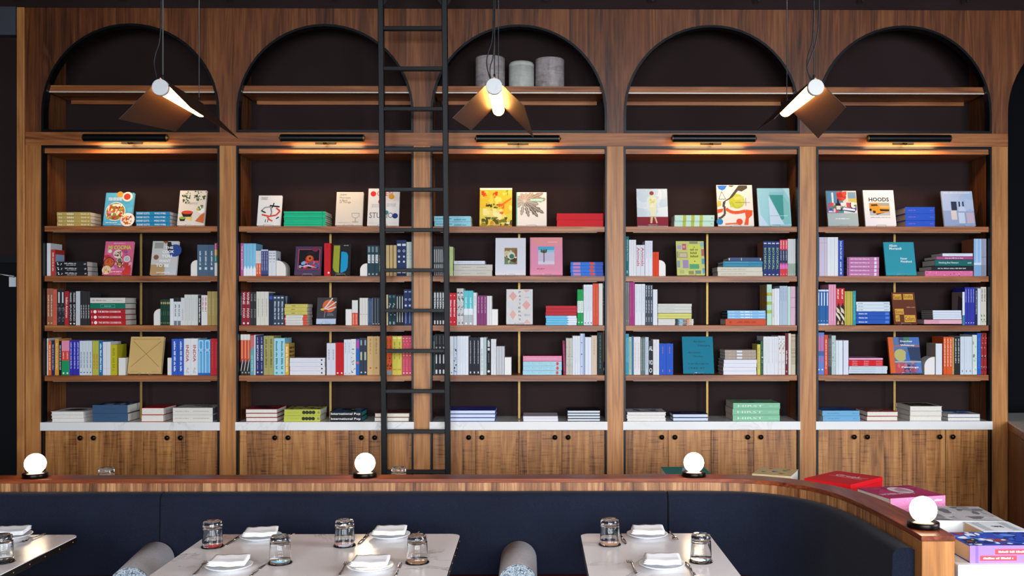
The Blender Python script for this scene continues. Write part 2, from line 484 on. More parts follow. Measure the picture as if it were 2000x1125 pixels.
# ---------------------------------------------------------------- library ladder
lad = empty('library_ladder', (atY(812, 600, 6.9).x, 6.9, 0))
tag(lad, 'tall black metal library ladder hooked to a rail before the bookcase', 'ladder')
lo_ = Vector(lad.location)
YT_, YBm = 6.64, 6.90
def lad_pt(pxt, pxb, py):
    zt = atY(800, 0, YT_).z; zb = atY(800, 921, YBm).z
    At = atY(pxt, 0, YT_); Bt = atY(pxb, 921, YBm)
    f = (py - 0) / 921.0
    # depth changes evenly with height
    z = None
    lo, hi = -1.0, 2.0
    for _ in range(40):
        m = (lo + hi) / 2; P = At.lerp(Bt, m)
        d = P.x * math.sin(YAW) + P.y * math.cos(YAW)
        if CY - (P.z - CAMZ) / d * FPX < py: lo = m
        else: hi = m
    return At.lerp(Bt, (lo + hi) / 2)
def bar(mb, A, B, w, d, m):
    A, B = Vector(A), Vector(B); z = (B - A).normalized(); x = Vector((1, 0, 0)) if abs(z.x) < .9 else Vector((0, 1, 0))
    y = z.cross(x).normalized(); x = y.cross(z).normalized()
    vs = [P + x * (sx * w / 2) + y * (sy * d / 2) for P in (A, B) for sx, sy in ((-1, -1), (1, -1), (1, 1), (-1, 1))]
    mb.add(vs, [(3, 2, 1, 0), (4, 5, 6, 7), (0, 1, 5, 4), (1, 2, 6, 5), (2, 3, 7, 6), (3, 0, 4, 7)], m)
PYB = 1092
for pt, pb in ((744, 751), (868.5, 875)):
    A = lad_pt(pt, pb, PYB); B = lad_pt(pt, pb, -26)
    A.z = max(A.z, .002)
    mb = MB(); bar(mb, A - lo_, B - lo_, .037, .06, BLACKM); mb.build('ladder_rail', lad, bevel=.004)
    P = lad_pt(pt, pb, 2)
    mb = MB()
    for s in (-1, 1):
        if pt < 800 and s < 0: continue
        mb.prism([(s * .02, .09), (s * .055, .09), (s * .045, .0), (s * .02, -.035)], -.012, .012, BLACKM, 'y', Matrix.Translation(P - lo_))
    mb.tube([P - lo_ + Vector((0, a_, b_)) for a_, b_ in ((.02, .05), (.1, .15), (.18, .185), (.26, .192), (.305, .17), (.312, .135))], .012, BLACKM)
    mb.build('hook', lad)
for k in range(14):
    py = 56 + 78.65 * k
    if py > 1080: break
    A = lad_pt(744, 751, py); B = lad_pt(868.5, 875, py)
    mb = MB(); bar(mb, A - lo_, B - lo_, .042, .026, BLACKM); mb.build('rung', lad, bevel=.003)
rail = empty('ladder_track', (0, 6.9, atY(1000, -14, 6.9).z))
tag(rail, 'black ladder track along the top of the bookcase at the picture edge', 'rail')
mb = MB(); mb.lathe([(.014, -3.6), (.014, 3.5)], BLACKM, (0, 0, 0), 12, 'x'); mb.build('track_bar', rail)
for px in (34, 241, 448, 655, 862, 1067, 1273, 1479, 1681, 1884):
    x = atY(px, 0, 6.95).x
    mb = MB(); mb.lathe([(.022, .0), (.022, .012), (.008, .013), (.008, .078)], BLACKM, (x, -.0, -.0), 12, 'y')
    mb.box(x - .008, x + .008, .0, .01, -.055, .0, BLACKM); mb.build('track_bracket', rail)

# ---------------------------------------------------------------- stone jars on the middle arch shelf
def pot_mat(name, a, b, c):
    w = NT(name, .75); v = w.coords(False)
    n1 = w.noise(v, (9, 9, 30), 5, .6, .6); n2 = w.noise(v, (26, 26, 9), 4, .6, .4)
    f = w.math('ADD', w.math('MULTIPLY', n1, .6), w.math('MULTIPLY', n2, .5), clamp=True)
    w.l(w.ramp(f, [(.35, a), (.55, b), (.75, c)]), w.b.inputs['Base Color']); w.bump(n1, .3, .004)
    return w.m
PM1 = pot_mat('mottled_stone', '6e6163', '988e8e', 'b9b2b0'); PM2 = pot_mat('pale_stone', 'a3a5a0', 'b6b8b2', 'c6c8c2')
for (a, b, yt, m, lab, dome) in ((928, 986, 108, PM1, 'tall mottled grey stone jar left of the pale jar on the arch shelf', 0),
                           (993.5, 1043.5, 116, PM2, 'smaller pale grey stone jar with a lid line on the arch shelf', 1),
                           (1045.5, 1102.5, 111, PM1, 'mottled pinkish grey stone jar right of the pale jar on the arch shelf', 0)):
    yc = YF + .16
    r = (atY(b, 140, yc - .08).x - atY(a, 140, yc - .08).x) / 2
    c = atY((a + b) / 2, 140, yc - .04); zt = atY(1000, yt, yc - .09).z; h = zt - Z_ASH
    o = empty('stone_jar', (c.x, yc, Z_ASH + .0005)); tag(o, lab, 'jar', 'stone jars on the middle arch shelf')
    if dome:
        mb = MB(); mb.lathe([(r * .97, 0), (r, .01), (r, h * .80), (r * .985, h * .803)], m, n=40); mb.build('jar_body', o)
        mb = MB(); mb.lathe([(r * .985, h * .806), (r, h * .81), (r * .99, h * .9), (r * .93, h * .96), (r * .8, h * .985), (r * .2, h)], m, n=40); mb.build('lid', o)
    else:
        mb = MB(); mb.lathe([(r * .97, 0), (r, .012), (r * 1.0, h * .95), (r * .99, h * .99), (r * .96, h), (r * .9, h), (r * .89, h * .4), (r * .3, h * .38)], m, n=40); mb.build('jar_body', o)
import re
# ---------------------------------------------------------------- books
PAGE = NT('book_pages', .8, spec=.1)
_n = PAGE.noise(PAGE.coords(), (900, 60, 60), 2)
PAGE.l(PAGE.ramp(_n, [(.3, 'd2ccc2'), (.7, 'e6e2da')]), PAGE.b.inputs['Base Color'])
PAGE = PAGE.m
NUM = ['no', 'one', 'two', 'three', 'four', 'five', 'six', 'seven', 'eight']
ORD = ['first', 'second', 'third', 'fourth', 'fifth', 'sixth', 'seventh', 'eighth']
CT = {}
rng = random.Random(11)
RUNS = []                                 # (visible area of one book, [books])

def make_book(t, h, w, col, spine=(), front=(), back=(), hard=False, name='book', spcol=None, page=None):
    c = .0026 if hard else .0013; ov = .0035 if hard else .0008
    m = mat(col, .6, spec=.22); ms = mat(spcol, .6, spec=.22) if spcol else m
    mb = MB()
    mb.box(0, t, 0, c, 0, h, ms)
    mb.box(0, c, c, w, 0, h, m); mb.box(t - c, t, c, w, 0, h, m)
    if spine: deco(mb, spine, lambda u, v, e: (u * t, -e, v * h), t, h)
    if front: deco(mb, front, lambda u, v, e: (t + e, u * w, v * h), w, h)
    if back: deco(mb, back, lambda u, v, e: (-e, (1 - u) * w, v * h), w, h)
    o = mb.build(name)
    pb = MB(); pb.box(c + .0001, t - c - .0001, c, w - ov, ov, h - ov, page or PAGE); pb.build('pages', o)
    return o

def ctx(bay, shelf, ox, oy, sc, z, setback):
    CT.update(bay=BAYN[bay], shelf=shelf, ox=ox, oy=oy, sc=sc, z=z, ys=YF + setback, bx=BAYX[bay])
def PX(u): return CT['ox'] + u / CT['sc']
def PYY(v): return CT['oy'] + v / CT['sc']
def where(): return ', %s, %s' % (CT['shelf'], CT['bay'])

def U(u0, u1, n, vt, col, desc, sp=(), fr=(), bk=(), hard=False, w=None, lean=0.0, spcol=None, dy=0.0):
    """n upright books side by side, spines to the room"""
    ys = CT['ys'] + dy
    xa = atY(PX(u0), PYY(vt), ys).x; xb = atY(PX(u1), PYY(vt), ys).x
    xa = max(xa, CT['bx'][0] + .0175); xb = min(xb, CT['bx'][1] - .0175)
    h = atY(PX((u0 + u1) / 2), PYY(vt), ys).z - CT['z'] - .0006
    p = (xb - xa) / n; t = p - .0008
    w = w or min(.27, .74 * h)
    first = None; RUNS.append((t * h, []))
    for i in range(n):
        o = make_book(t, h, w, col, sp, fr, bk, hard, spcol=spcol) if first is None else copy_tree(first)

        first = first or o; RUNS[-1][1].append(o)
        o.location = (xa + p * i + .0004, ys + (rng.uniform(-.002, .003) if n > 1 else 0), CT['z'] + .0006)
        if lean: o.rotation_euler = (0, R(lean), 0)
        if n == 1: tag(o, desc + where(), 'book')
        else: tag(o, '%s from left of %s %s%s' % (ORD[i], NUM[n], desc, where()), 'book', '%s%s' % (desc, where()))

def S(u0, u1, n, vt, vb, col, desc, sp=(), top=(), out='spine', hard=False, w=None, spcol=None, jit=.0022, page=None, dy=0.0):
    """n books lying in a pile between heights vb and vt; out = which side faces the room"""
    ys = CT['ys'] + dy
    um = PX((u0 + u1) / 2)
    xa = atY(PX(u0), PYY(vb), ys).x; xb = atY(PX(u1), PYY(vb), ys).x
    xa = max(xa, CT['bx'][0] + .02); xb = min(xb, CT['bx'][1] - .02); xa += .0028; xb -= .0028
    zb = CT['z'] + .0006 if vb is None or abs(PYY(vb) - CT['vb0']) < 1.9 else atY(um, PYY(vb), ys).z + .0012
    zt = atY(um, PYY(vt), ys).z
    L = xb - xa; p = (zt - zb) / n; t = p - .0011
    w = w or min(.26, .74 * L)
    Rm = Matrix.Rotation(-PI / 2, 4, 'Y')
    if out == 'edge': Rm = Matrix.Rotation(PI, 4, 'Z') @ Rm
    first = None; RUNS.append((t * L, []))
    for i in range(n):
        if first is None or (i == n - 1 and top):
            o = make_book(t, L, w, col, sp, top if i == n - 1 else (), (), hard, spcol=spcol, page=page)
            first = first or o
        else: o = copy_tree(first)
        RUNS[-1][1].append(o)
        jx = rng.uniform(-jit, jit) if n > 1 else 0; jy = rng.uniform(0, 2 * jit) if n > 1 else 0
        if out == 'edge': T = Matrix.Translation((xa + jx, ys + w + jy, zb + p * i))
        else: T = Matrix.Translation((xb + jx, ys + jy, zb + p * i))
        o.matrix_basis = T @ Rm
        if n == 1: tag(o, desc + where(), 'book')
        else:
            pos = 'bottom one' if i == 0 else 'topmost' if i == n - 1 else '%s from bottom' % ORD[i]
            tag(o, '%s of %s %s%s' % (pos, NUM[n], desc.replace('stacked ', ''), where()), 'book', '%s%s' % (desc, where()))

STAND = [None]
WIRE = mat('c9ccd0', .2, .6)
def F(u0, u1, vt, col, desc, art, t=.02, lean=14.0, stand=True, dy=.0, hard=True, spcol=None, short=None):
    """a book propped face-out on a small wire stand"""
    yf = YF + .05 + dy; al = R(lean)
    z0 = CT['z']; lift = t * math.sin(al) + .0045
    xa = atY(PX(u0), PYY(vt) + 40, yf).x; xb = atY(PX(u1), PYY(vt) + 40, yf).x
    h = .25
    for _ in range(4):
        h = (atY(PX((u0 + u1) / 2), PYY(vt), yf + h * math.sin(al)).z - z0 - lift) / math.cos(al)
    w = xb - xa
    o = make_book(t, h, w, col, (), art, (), hard, name='display_book', spcol=spcol)
    o.matrix_basis = Matrix.Translation((xa, yf, z0 + lift)) @ Matrix.Rotation(-al, 4, 'X') @ Matrix.Translation((0, t, 0)) @ Matrix.Rotation(-PI / 2, 4, 'Z')
    tag(o, desc + ' propped face-out' + where(), 'book')
    if not stand: return
    if STAND[0] is None:
        mb = MB(); s = []
        g = math.tan(R(14)); yb = .0265
        for sx in (-1, 1):
            s.append([(sx * .042, .115, .11 - .005), (sx * .042, yb + .105 * g + .004, .105), (sx * .042, yb + .004, .0018), (sx * .036, -.006, .0018)])
        pts = s[0][1:] + [(-.034, -.006, .015), (.034, -.006, .015)] + s[1][1:][::-1]
        mb.tube(pts, .0015, WIRE, 6)
        mb.tube([(-.042, yb + .08 * g + .005, .08), (.042, yb + .08 * g + .005, .08)], .0015, WIRE, 6)
        mb.tube([(0, yb + .08 * g + .005, .08), (0, .105, .0018)], .0015, WIRE, 6)
        STAND[0] = st = mb.build('book_stand')
    else: st = STAND[0].copy(); COL.objects.link(st)
    st.location = ((xa + xb) / 2, yf, z0)
    tag(st, 'wire stand under the %s%s' % (re.split(' with | crowded| scattered| lettered| in ', desc)[0], where()), 'book stand', 'wire book stands on the shelves')

ENDM = mat('dcd8d4', .5)
def B(u0, u1, vt, style, side):
    ys = CT['ys'] + .005
    xa = atY(PX(u0), PYY(vt), ys).x; xb = atY(PX(u1), PYY(vt), ys).x
    xa = max(xa, CT['bx'][0] + .0175)
    h = atY(PX(u0), PYY(vt), ys).z - CT['z'] - .0005; w = xb - xa
    if style == 'block': pts = [(0, 0), (w, 0), (w, h), (0, h)]
    else:
        n = 12; r = min(w * .92, h * .8)
        q = [(w - r + r * math.sin(PI / 2 * k / n), h - r + r * math.cos(PI / 2 * k / n)) for k in range(n + 1)]
        pts = [(0, 0), (w, 0)] + q[::-1] + [(0, h)]
        if style == 'left': pts = [(w - x, z) for x, z in pts][::-1]
    mb = MB(); mb.prism(pts, 0, .12, ENDM, 'y')
    o = mb.build('bookend', bevel=.002); o.location = (xa + .0004, ys, CT['z'] + .0005)
    tag(o, ('white block bookend ' if style == 'block' else 'white rounded bookend ') + side + where(), 'bookend', 'white bookends')

def sd(col, fr=.4, a=.15, b=.88): return [('sd', a, b, fr, col)]
def st(s, a, b, fr, col): return [('s', s, a, b, fr, col)]
WH = 'd9dade'; WB = 'cfd6e2'; OW = 'd3d0c6'; BK = '16171b'; LG = 'b9bab8'; NV = '27304f'
OXS = [60, 440, 820, 1200, 1570]; OXM = [0, 440, 800, 1180, 1520]
def row(bay, r):
    if r == 0: ctx(bay, 'top book shelf', OXS[bay], 340, 5.128, Z_SH[0], .035); CT['vb0'] = 441.5
    if r == 1: ctx(bay, 'second shelf', OXS[bay], 340, 5.128, Z_SH[1], .035); CT['vb0'] = 538.5
    if r == 2: ctx(bay, 'third shelf', OXS[bay], 540, 5.128, Z_SH[2], .035); CT['vb0'] = 635
    if r == 3: ctx(bay, 'fourth shelf', OXS[bay], 540, 5.128, Z_SH[3], .035); CT['vb0'] = 732
    if r == 4: ctx(bay, 'marble ledge', OXM[bay], 740, 4.1667, Z_MAR, .010); CT['vb0'] = (824, 824, 824, 823, 821)[bay]
FOOD = ['c8452e', 'e2a23c', 'f0e6d2', '7d9440', 'd98a94', 'b8602f', 'efd9a0', '5d7a35', 'a83228']

# ============ leftmost bay
row(0, 0)
S(258, 600, 4, 380, 515, 'b7a05a', 'stacked olive tan books', [('sd', .04, .28, .45, 'e6dcb8'), ('sd', .5, .7, .55, 'efe8cc'), ('sd', .84, .95, .5, 'e6dcb8')])
F(720, 1005, 188, '4fa9cf', 'light blue cookbook with a salad bowl', [('b', 5, 14, 0, 0, 1, 1, .05, .16, ['5bb4d8', '479fc6', '66bcdc']),
  ('c', .5, .95, .11, 'd98f3c'), ('c', .77, .88, .18, 'ead9c8'), ('c', .76, .88, .12, 'b8382c'), ('c', .40, .42, .35, 'f2ece4'), ('c', .40, .42, .325, '8a7440'),
  ('b', 8, 60, .12, .19, .68, .65, .04, .09, FOOD), ('c', .86, .17, .25, 'efe8e0'), ('b', 9, 26, .66, .02, 1, .33, .03, .07, FOOD), ('d', .12, .74, .6, .85, 3, 'f4f6f8'), ('d', .1, .05, .5, .09, 1, 'e8f2f6')])
S(1048, 1398, 4, 375, 518, '1b84b4', 'stacked bright blue books', [('s', 'RODNEY SCOTTS', .60, .97, .55, 'e6f0f4'), ('s', 'WORLD OF BBQ', .13, .46, .55, 'e6f0f4')])
F(1465, 1735, 165, 'd9d3ca', 'cream cookbook with hanging herbs and a red bowl', [('b', 3, 26, .08, .62, .4, .99, .02, .05, ['3f5a2c', '567238', '2f4526']), ('b', 4, 24, .55, .7, .98, .99, .02, .05, ['3f5a2c', '6b8440', '2f4526']),
  ('t', 'Flavor', .30, .60, .42, 'a59c92'), ('p', [(.12, .36), (.55, .36), (.48, .24), (.2, .24)], '2b1d18'), ('c', .34, .37, .21, 'd0472a', .07), ('p', [(.05, .21), (.3, .21), (.26, .12), (.1, .12)], '26221c'), ('c', .18, .21, .12, '8fae4c', .05),
  ('b', 6, 8, .32, .1, .55, .25, .03, .06, ['d9c24a', 'e0cf6a']), ('p', [(.66, .12), (.98, .06), (.99, .36), (.85, .3)], 'c4673a'), ('c', .85, .42, .12, 'eeeae4'), ('b', 7, 9, .72, .42, .98, .58, .03, .06, ['4f6a4a', '6c8a62']), ('c', .72, .46, .05, 'cbb04a')])
row(0, 1)
U(125, 200, 1, 692, WH, 'thick white book with plain spine', hard=True, w=.17)
U(203, 245, 1, 755, 'b8352c', 'short red book with white spine lettering', sd('e6d8d4', .35), [('r', .04, .0, .96, .82, '9db4d6'), ('p', [(.3, 0), (.42, .3), (.5, .42), (.6, .25), (.7, 0)], '3a4258')])
S(248, 570, 3, 875, 1015, '1b1c20', 'stacked black books with white script', [('b', 2, 5, .25, .78, .8, .97, .08, .2, ['e8e8ea']), ('sd', .35, .72, .28, 'd8d8dc', .62), ('sd', .35, .66, .2, 'c8c8cc', .25), ('sd', .05, .1, .4, 'b8b8bc')])
F(715, 1000, 675, 'd9618a', 'pink cookbook crowded with bowls of food', [('b', 12, 30, 0, 0, 1, .8, .05, .14, ['d2486a', 'e07aa2', 'c93a3a', 'e8a0b8', 'cf5a8a']), ('t', 'MI COCINA', .12, .76, .8, 'd8d24a', .12, .03), ('d', .3, .92, .7, .95, 1, 'f0e0e4'),
  ('c', .2, .36, .2, '3a2420'), ('c', .2, .36, .175, 'cc5a30'), ('b', 13, 12, .08, .27, .34, .45, .03, .06, ['d8703a', 'b8481f']), ('c', .48, .62, .16, 'e9dccb'), ('b', 14, 12, .36, .54, .6, .7, .03, .06, ['9a6a50', 'd8c8b8', '7a4a3a']),
  ('c', .56, .43, .1, 'd8d0c0'), ('c', .56, .43, .075, '6a7048'), ('c', .82, .47, .12, 'e8dcd4'), ('c', .82, .47, .09, 'b8c0c0'), ('c', .6, .3, .12, '6a3a28'), ('b', 15, 9, .5, .22, .7, .36, .03, .05, ['e8dcc8', 'c88a50']), ('c', .14, .14, .16, 'e6cfa8'), ('b', 16, 8, .05, .06, .25, .2, .03, .05, ['b85a38', 'e0b070']), ('c', .76, .68, .06, '8a5a9a'), ('c', .2, .7, .07, 'e8e0d8'), ('p', [(.74, 0), (.98, 0), (.98, .3), (.78, .22)], 'c83a2c'), ('d', .3, .05, .68, .1, 1, 'f0e2e6')])
F(1192, 1455, 672, 'c9c6c2', 'white and tan cookbook with large white capitals', [('r', 0, .0, .55, .3, 'b59468'), ('r', .55, 0, 1, .25, 'c2c6cc'), ('c', .88, .72, .25, '2f4a8c'), ('p', [(.55, .98), (.7, .98), (.78, .75), (.6, .7)], '2a2422'), ('r', .08, .78, .42, .96, '9a9894'), ('c', .18, .52, .1, '8a5a3a'), ('p', [(.38, 1), (.6, 1), (.5, .92)], '8a4a30'),
  ('t', 'THE', .5, .77, .3, 'f2f2f2', .07, .03), ('t', 'COOK', .4, .64, .45, 'f4f4f4', .09, .03), ('t', 'YOU', .38, .51, .4, 'f4f4f4', .09, .03), ('t', 'WANT', .3, .37, .45, 'f2f2f2', .08, .03), ('t', 'TO BE', .2, .23, .5, 'f4f4f4', .09, .03), ('d', .25, .04, .75, .08, 1, 'e8e8e8')])
B(1603, 1667, 862, 'left', 'left of slate blue books')
U(1668, 1842, 3, 708, '45607a', 'slate blue books', sd('c8d2da', .3, .35, .8) + [('r', .3, .2, .7, .28, 'c8d2da')])
U(1842, 1884, 2, 690, 'd8d6d2', 'striped books with pink orange teal bands', [('r', 0, .8, 1, 1, 'b93a72'), ('r', 0, .62, 1, .8, 'd9a03c'), ('r', 0, .40, 1, .62, '2f7f7c'), ('sd', .44, .97, .35, 'efe6dc')])
row(0, 2)
U(135, 225, 2, 120, 'a05f46', 'terracotta brown books', sd('e3cdb4', .42, .22, .82) + [('c', .5, .06, .2, 'e3cdb4')])
U(225, 262, 1, 130, 'cf5e4a', 'coral red slim book', sd('b84a38', .3))
U(262, 340, 2, 128, '26272c', 'black patterned books', [('r', .3, .62, .7, .92, 'c9cacd'), ('b', 21, 22, .05, .04, .95, .58, .12, .3, ['5b5c64', '3d3e46', '6e6f78'])])
U(340, 382, 1, 148, 'b3202c', 'bright red book with white title', st('Italian American', .22, .82, .5, 'f0e4e2'))
U(382, 452, 2, 150, '191a1d', 'black books with white capitals', [('s', 'FRANKIES', .68, .96, .5, 'dcdcde'), ('s', 'SPUNTINO', .12, .62, .5, 'd4d4d6'), ('c', .5, .05, .25, 'dcdcde')])
U(452, 495, 1, 148, 'c4c6cb', 'pale grey slim book')
U(495, 592, 4, 150, '2a2b2e', 'charcoal books', sd('cfcfd2', .45, .2, .6))
S(592, 950, 3, 325, 488, 'b01824', 'stacked red cookbooks', [('s', 'THE BRITISH COOKBOOK', .12, .78, .36, 'f4e8e6'), ('c', .5, .86, .3, 'f4e8e6', .3), ('r', .3, .95, .7, .965, 'f4e8e6')], hard=True, w=.2)
S(592, 950, 1, 268, 325, '0d6e5a', 'green hardback under a white one atop red cookbooks', [('l', [(.2, .3), (.8, .3), (.8, .7), (.2, .7), (.2, .3)], .05, '6ab09a'), ('sd', .4, .6, .2, '8ac4b0')], hard=True, w=.2)
S(592, 950, 1, 212, 268, 'd4d0ca', 'white hardback topping the red cookbook pile', [('sd', .55, .95, .3, 'b88a90'), ('sd', .08, .36, .22, 'b0a8a8')], hard=True, w=.2)
B(1232, 1298, 325, 'left', 'left of dark green books')
U(1300, 1395, 5, 230, '123c2e', 'dark green gilt books', [('r', .15, .82, .85, .9, 'b9a468'), ('r', .3, .38, .7, .55, '3a5a40'), ('r', .2, .08, .8, .1, 'b9a468')])
U(1395, 1430, 1, 222, WH, 'slim white book right of the dark green ones')
U(1430, 1505, 2, 210, 'd2d6da', 'white books with black tops', [('r', 0, .85, 1, 1, '1c1d20'), ('r', .1, .0, .9, .16, '6a7684'), ('sd', .3, .75, .4, '50545c')])
U(1505, 1540, 1, 215, 'cfd0d4', 'slim white book left of the off-white ones', sd('b09090', .3, .2, .6))
U(1540, 1675, 4, 182, 'cbcdc9', 'off-white tall books', sd('a4a6a2', .2))
U(1675, 1708, 1, 190, '1d1e22', 'black book with white title between white books', sd('d8d8da', .45, .1, .9))
U(1708, 1770, 2, 188, 'd8d6d6', 'white books with red print', sd('b8484c', .5, .45, .92))
U(1770, 1885, 3, 150, 'a48f54', 'olive gold books', sd('c6b47c', .2, .3, .8))
row(0, 3)
U(138, 175, 1, 620, 'd5d3ce', 'white book with black speckles', [('b', 31, 8, .1, .6, .9, .95, .1, .25, ['1d2a22'])])
U(175, 207, 1, 645, 'e0641e', 'orange slim book', sd('f4e2d0', .4))
U(207, 240, 1, 640, '23264f', 'navy slim book between orange and ochre', sd('c9ccdc', .35))
U(242, 282, 1, 625, 'd3923a', 'ochre book', sd('f0dcb0', .3))
U(282, 310, 1, 648, '141416', 'black slim book with white print', sd('dedede', .45))
U(310, 388, 2, 642, 'e38ba6', 'pink coral and green banded books', [('r', 0, 0, 1, .42, '18915a'), ('r', 0, .42, 1, .70, 'd6463c'), ('c', .5, .06, .22, 'e6efe8'), ('sd', .45, .66, .3, 'f0d0c8')])
U(388, 490, 3, 640, '2d2da4', 'royal blue books', sd('c4c6ec', .4, .18, .95))
U(490, 615, 4, 645, 'c9d3da', 'pale blue white books', sd('5a6470', .32, .2, .68) + [('c', .5, .08, .2, '3a4450')])
U(618, 682, 2, 645, 'b3b244', 'lime books with orange titles', sd('d0663a', .5, .18, .62))
U(682, 722, 1, 645, '156a9e', 'teal blue book with white capitals', sd('dceaf2', .45, .1, .92))
U(722, 800, 2, 655, 'd6d7df', 'broad white books', [('r', .1, .2, .9, .205, 'a8a8b0')], hard=True)
U(800, 865, 1, 682, 'b8ac22', 'mustard yellow book', sd('968a18', .4), hard=True)
B(880, 948, 815, 'block', 'right of the mustard book')
F(968, 1303, 603, 'c7a569', 'square tan book with a large thin X', [('l', [(.1, .87), (.92, .18)], .014, '8a6a3a'), ('l', [(.92, .87), (.08, .18)], .014, '8a6a3a'), ('d', .08, .91, .9, .945, 1, 'a07e46'), ('d', .08, .04, .3, .06, 1, 'a07e46'), ('d', .7, .04, .92, .06, 1, 'a07e46')], t=.028)
B(1370, 1411, 815, 'block', 'left of the bright blue books')
U(1412, 1535, 2, 625, '2a55b4', 'bright blue books', sd('d6dcf0', .34, .1, .93), hard=True)
U(1535, 1675, 2, 622, 'd8d8da', 'white books with red capitals', [('s', 'INDIA', .36, .82, .42, 'a8202c'), ('b', 33, 4, .3, .05, .7, .25, .1, .2, ['b8b8c0', 'a0a0b0'])], hard=True)
U(1675, 1800, 2, 630, '4d9fd2', 'sky blue books with white frames', [('l', [(.2, .72), (.8, .72), (.8, .96), (.2, .96), (.2, .72)], .09, 'e6eef4'), ('l', [(.2, .04), (.2, .68), (.8, .68), (.8, .04)], .09, 'd8e8f2'), ('l', [(.42, .04), (.42, .6), (.6, .6)], .07, '8fd0ee'), ('r', 0, 0, 1, .06, '1a62b0')], hard=True)
U(1803, 1878, 2, 622, 'b81c2a', 'crimson books', sd('d05058', .25, .2, .9), hard=True)
row(0, 4)
S(413, 685, 3, 265, 350, 'd8dade', 'stacked white picture books', top=[('c', .5, .5, .28, '8a7866'), ('c', .48, .5, .18, '4a3c34')], out='edge', hard=True, w=.27)
S(750, 1040, 2, 212, 346, '33506f', 'stacked navy slipcase volumes', [('sd', .3, .7, .1, '2a4560')], top=[('b', 41, 26, .05, .05, .95, .95, .06, .15, ['1a1a1c', 'c8c8ca', '6a6a6e', '303034'])], hard=True, w=.24)
S(1145, 1335, 2, 235, 350, 'b8221f', 'stacked red books with white page edges', out='edge', hard=True, w=.24)
S(1405, 1735, 2, 235, 350, 'd3cfc8', 'stacked cream books', [('sd', .6, .95, .12, '9a948c'), ('sd', .1, .5, .12, '9a948c')], top=[('b', 42, 16, .25, .1, .9, .7, .05, .12, ['2a1c1e', '5a3038', '8a8086'])], hard=True, w=.24, page=mat('5a5d63', .8))

# ============ second bay
row(1, 0)
F(315, 550, 215, 'dbdcdf', 'white book with black and red brushstrokes', [('l', [(.5, .66), (.92, .62)], .07, '1f2023'), ('l', [(.68, .75), (.6, .58)], .05, '1f2023'), ('l', [(.55, .62), (.3, .6), (.15, .48), (.3, .42)], .05, '8a8b90'), ('l', [(.15, .5), (.35, .42)], .05, '26272a'), ('l', [(.55, .6), (.6, .42), (.56, .33)], .06, '7e7f84'), ('l', [(.78, .58), (.95, .48), (.8, .34), (.5, .3), (.18, .36)], .07, 'c8402e'), ('l', [(.4, .34), (.5, .2), (.66, .14)], .07, 'd2543e'), ('l', [(.8, .22), (.92, .28)], .05, '2a2b2f'), ('l', [(.35, .1), (.36, .2)], .03, '3a3b40'), ('l', [(.45, .1), (.46, .2)], .03, '3a3b40'), ('d', .12, .84, .4, .94, 3, '77787c')])
S(583, 1008, 7, 372, 522, '12b183', 'stacked mint green books', [('r', .3, .065, .75, .085, '0a6a4c'), ('sd', .3, .52, .06, '0fa078')])
F(1100, 1370, 180, 'c6c0b8', 'grey cover with a drawn goblet', [('t', 'Jasper', .12, .88, .28, '5a564f'), ('t', 'Morrison', .12, .80, .4, '5a564f'), ('t', 'A Book', .12, .725, .3, '5a564f'), ('t', 'of Things', .12, .645, .42, '5a564f'), ('d', .1, .07, .55, .085, 1, '6a665f'),
  ('l', [(.6, .36), (.61, .27), (.68, .22), (.8, .22), (.87, .27), (.88, .36), (.6, .36)], .015, '8a857d'), ('l', [(.74, .22), (.74, .11)], .03, '9a958d'), ('c', .74, .1, .13, 'a8a39b', .035)], t=.026)
F(1420, 1735, 145, 'd9dadd', 'white poster-like book with coloured dots and STUDIO', [('c', .16, .855, .09, 'd42a2a'), ('t', 'OPEN', .28, .8, .5, 'c4434a', .13), ('c', .74, .78, .09, 'd09a2c'), ('c', .4, .64, .08, 'd0383a'), ('c', .6, .35, .07, '2f8a94'), ('t', 'STUDIO', .06, .2, .75, '55585f', .15), ('c', .88, .26, .09, '20357e'), ('d', .12, .48, .42, .58, 3, 'a8a9ad'), ('d', .6, .5, .9, .6, 3, 'a8a9ad'), ('d', .05, .06, .95, .07, 1, 'b0b0b4')], t=.018)
row(1, 1)
U(130, 183, 1, 692, 'b35591', 'mauve magenta book', st('THE GOURMAND', .18, .92, .45, 'ecd8e6'))
U(183, 307, 4, 695, '7cbcdc', 'sky blue books with white zigzag feet', [('p', [(0, 0), (1, 0), (1, .2), (.5, .32), (0, .2)], 'e2e8ee'), ('sd', .5, .9, .12, '9fd0e8')])
U(305, 358, 2, 768, 'd6d6d8', 'white and orange short books', [('r', 0, 0, 1, .5, 'd8572c'), ('sd', .06, .46, .4, 'ecd8cc'), ('sd', .55, .95, .3, 'c8a098')])
U(358, 430, 3, 755, '40467c', 'indigo books', [('sd', .2, .9, .4, 'b0b4d0'), ('r', 0, .0, 1, .06, '2a2e58'), ('r', 0, .94, 1, 1, 'c0c4d8')])
U(432, 508, 2, 768, 'd2d6dc', 'white dotted books', [('c', .3, .9, .12, '3a3e48'), ('c', .7, .9, .12, '3a3e48'), ('c', .3, .8, .12, '3a3e48'), ('c', .7, .8, .12, '3a3e48'), ('c', .3, .68, .12, '3a3e48'), ('c', .7, .68, .12, '3a3e48'), ('c', .5, .56, .1, '3a3e48')], [('p', [(.1, .5), (.5, .75), (1, .6), (1, .4), (.3, .3)], '2a6ab0')])
B(512, 605, 865, 'right', 'right of the white dotted books')
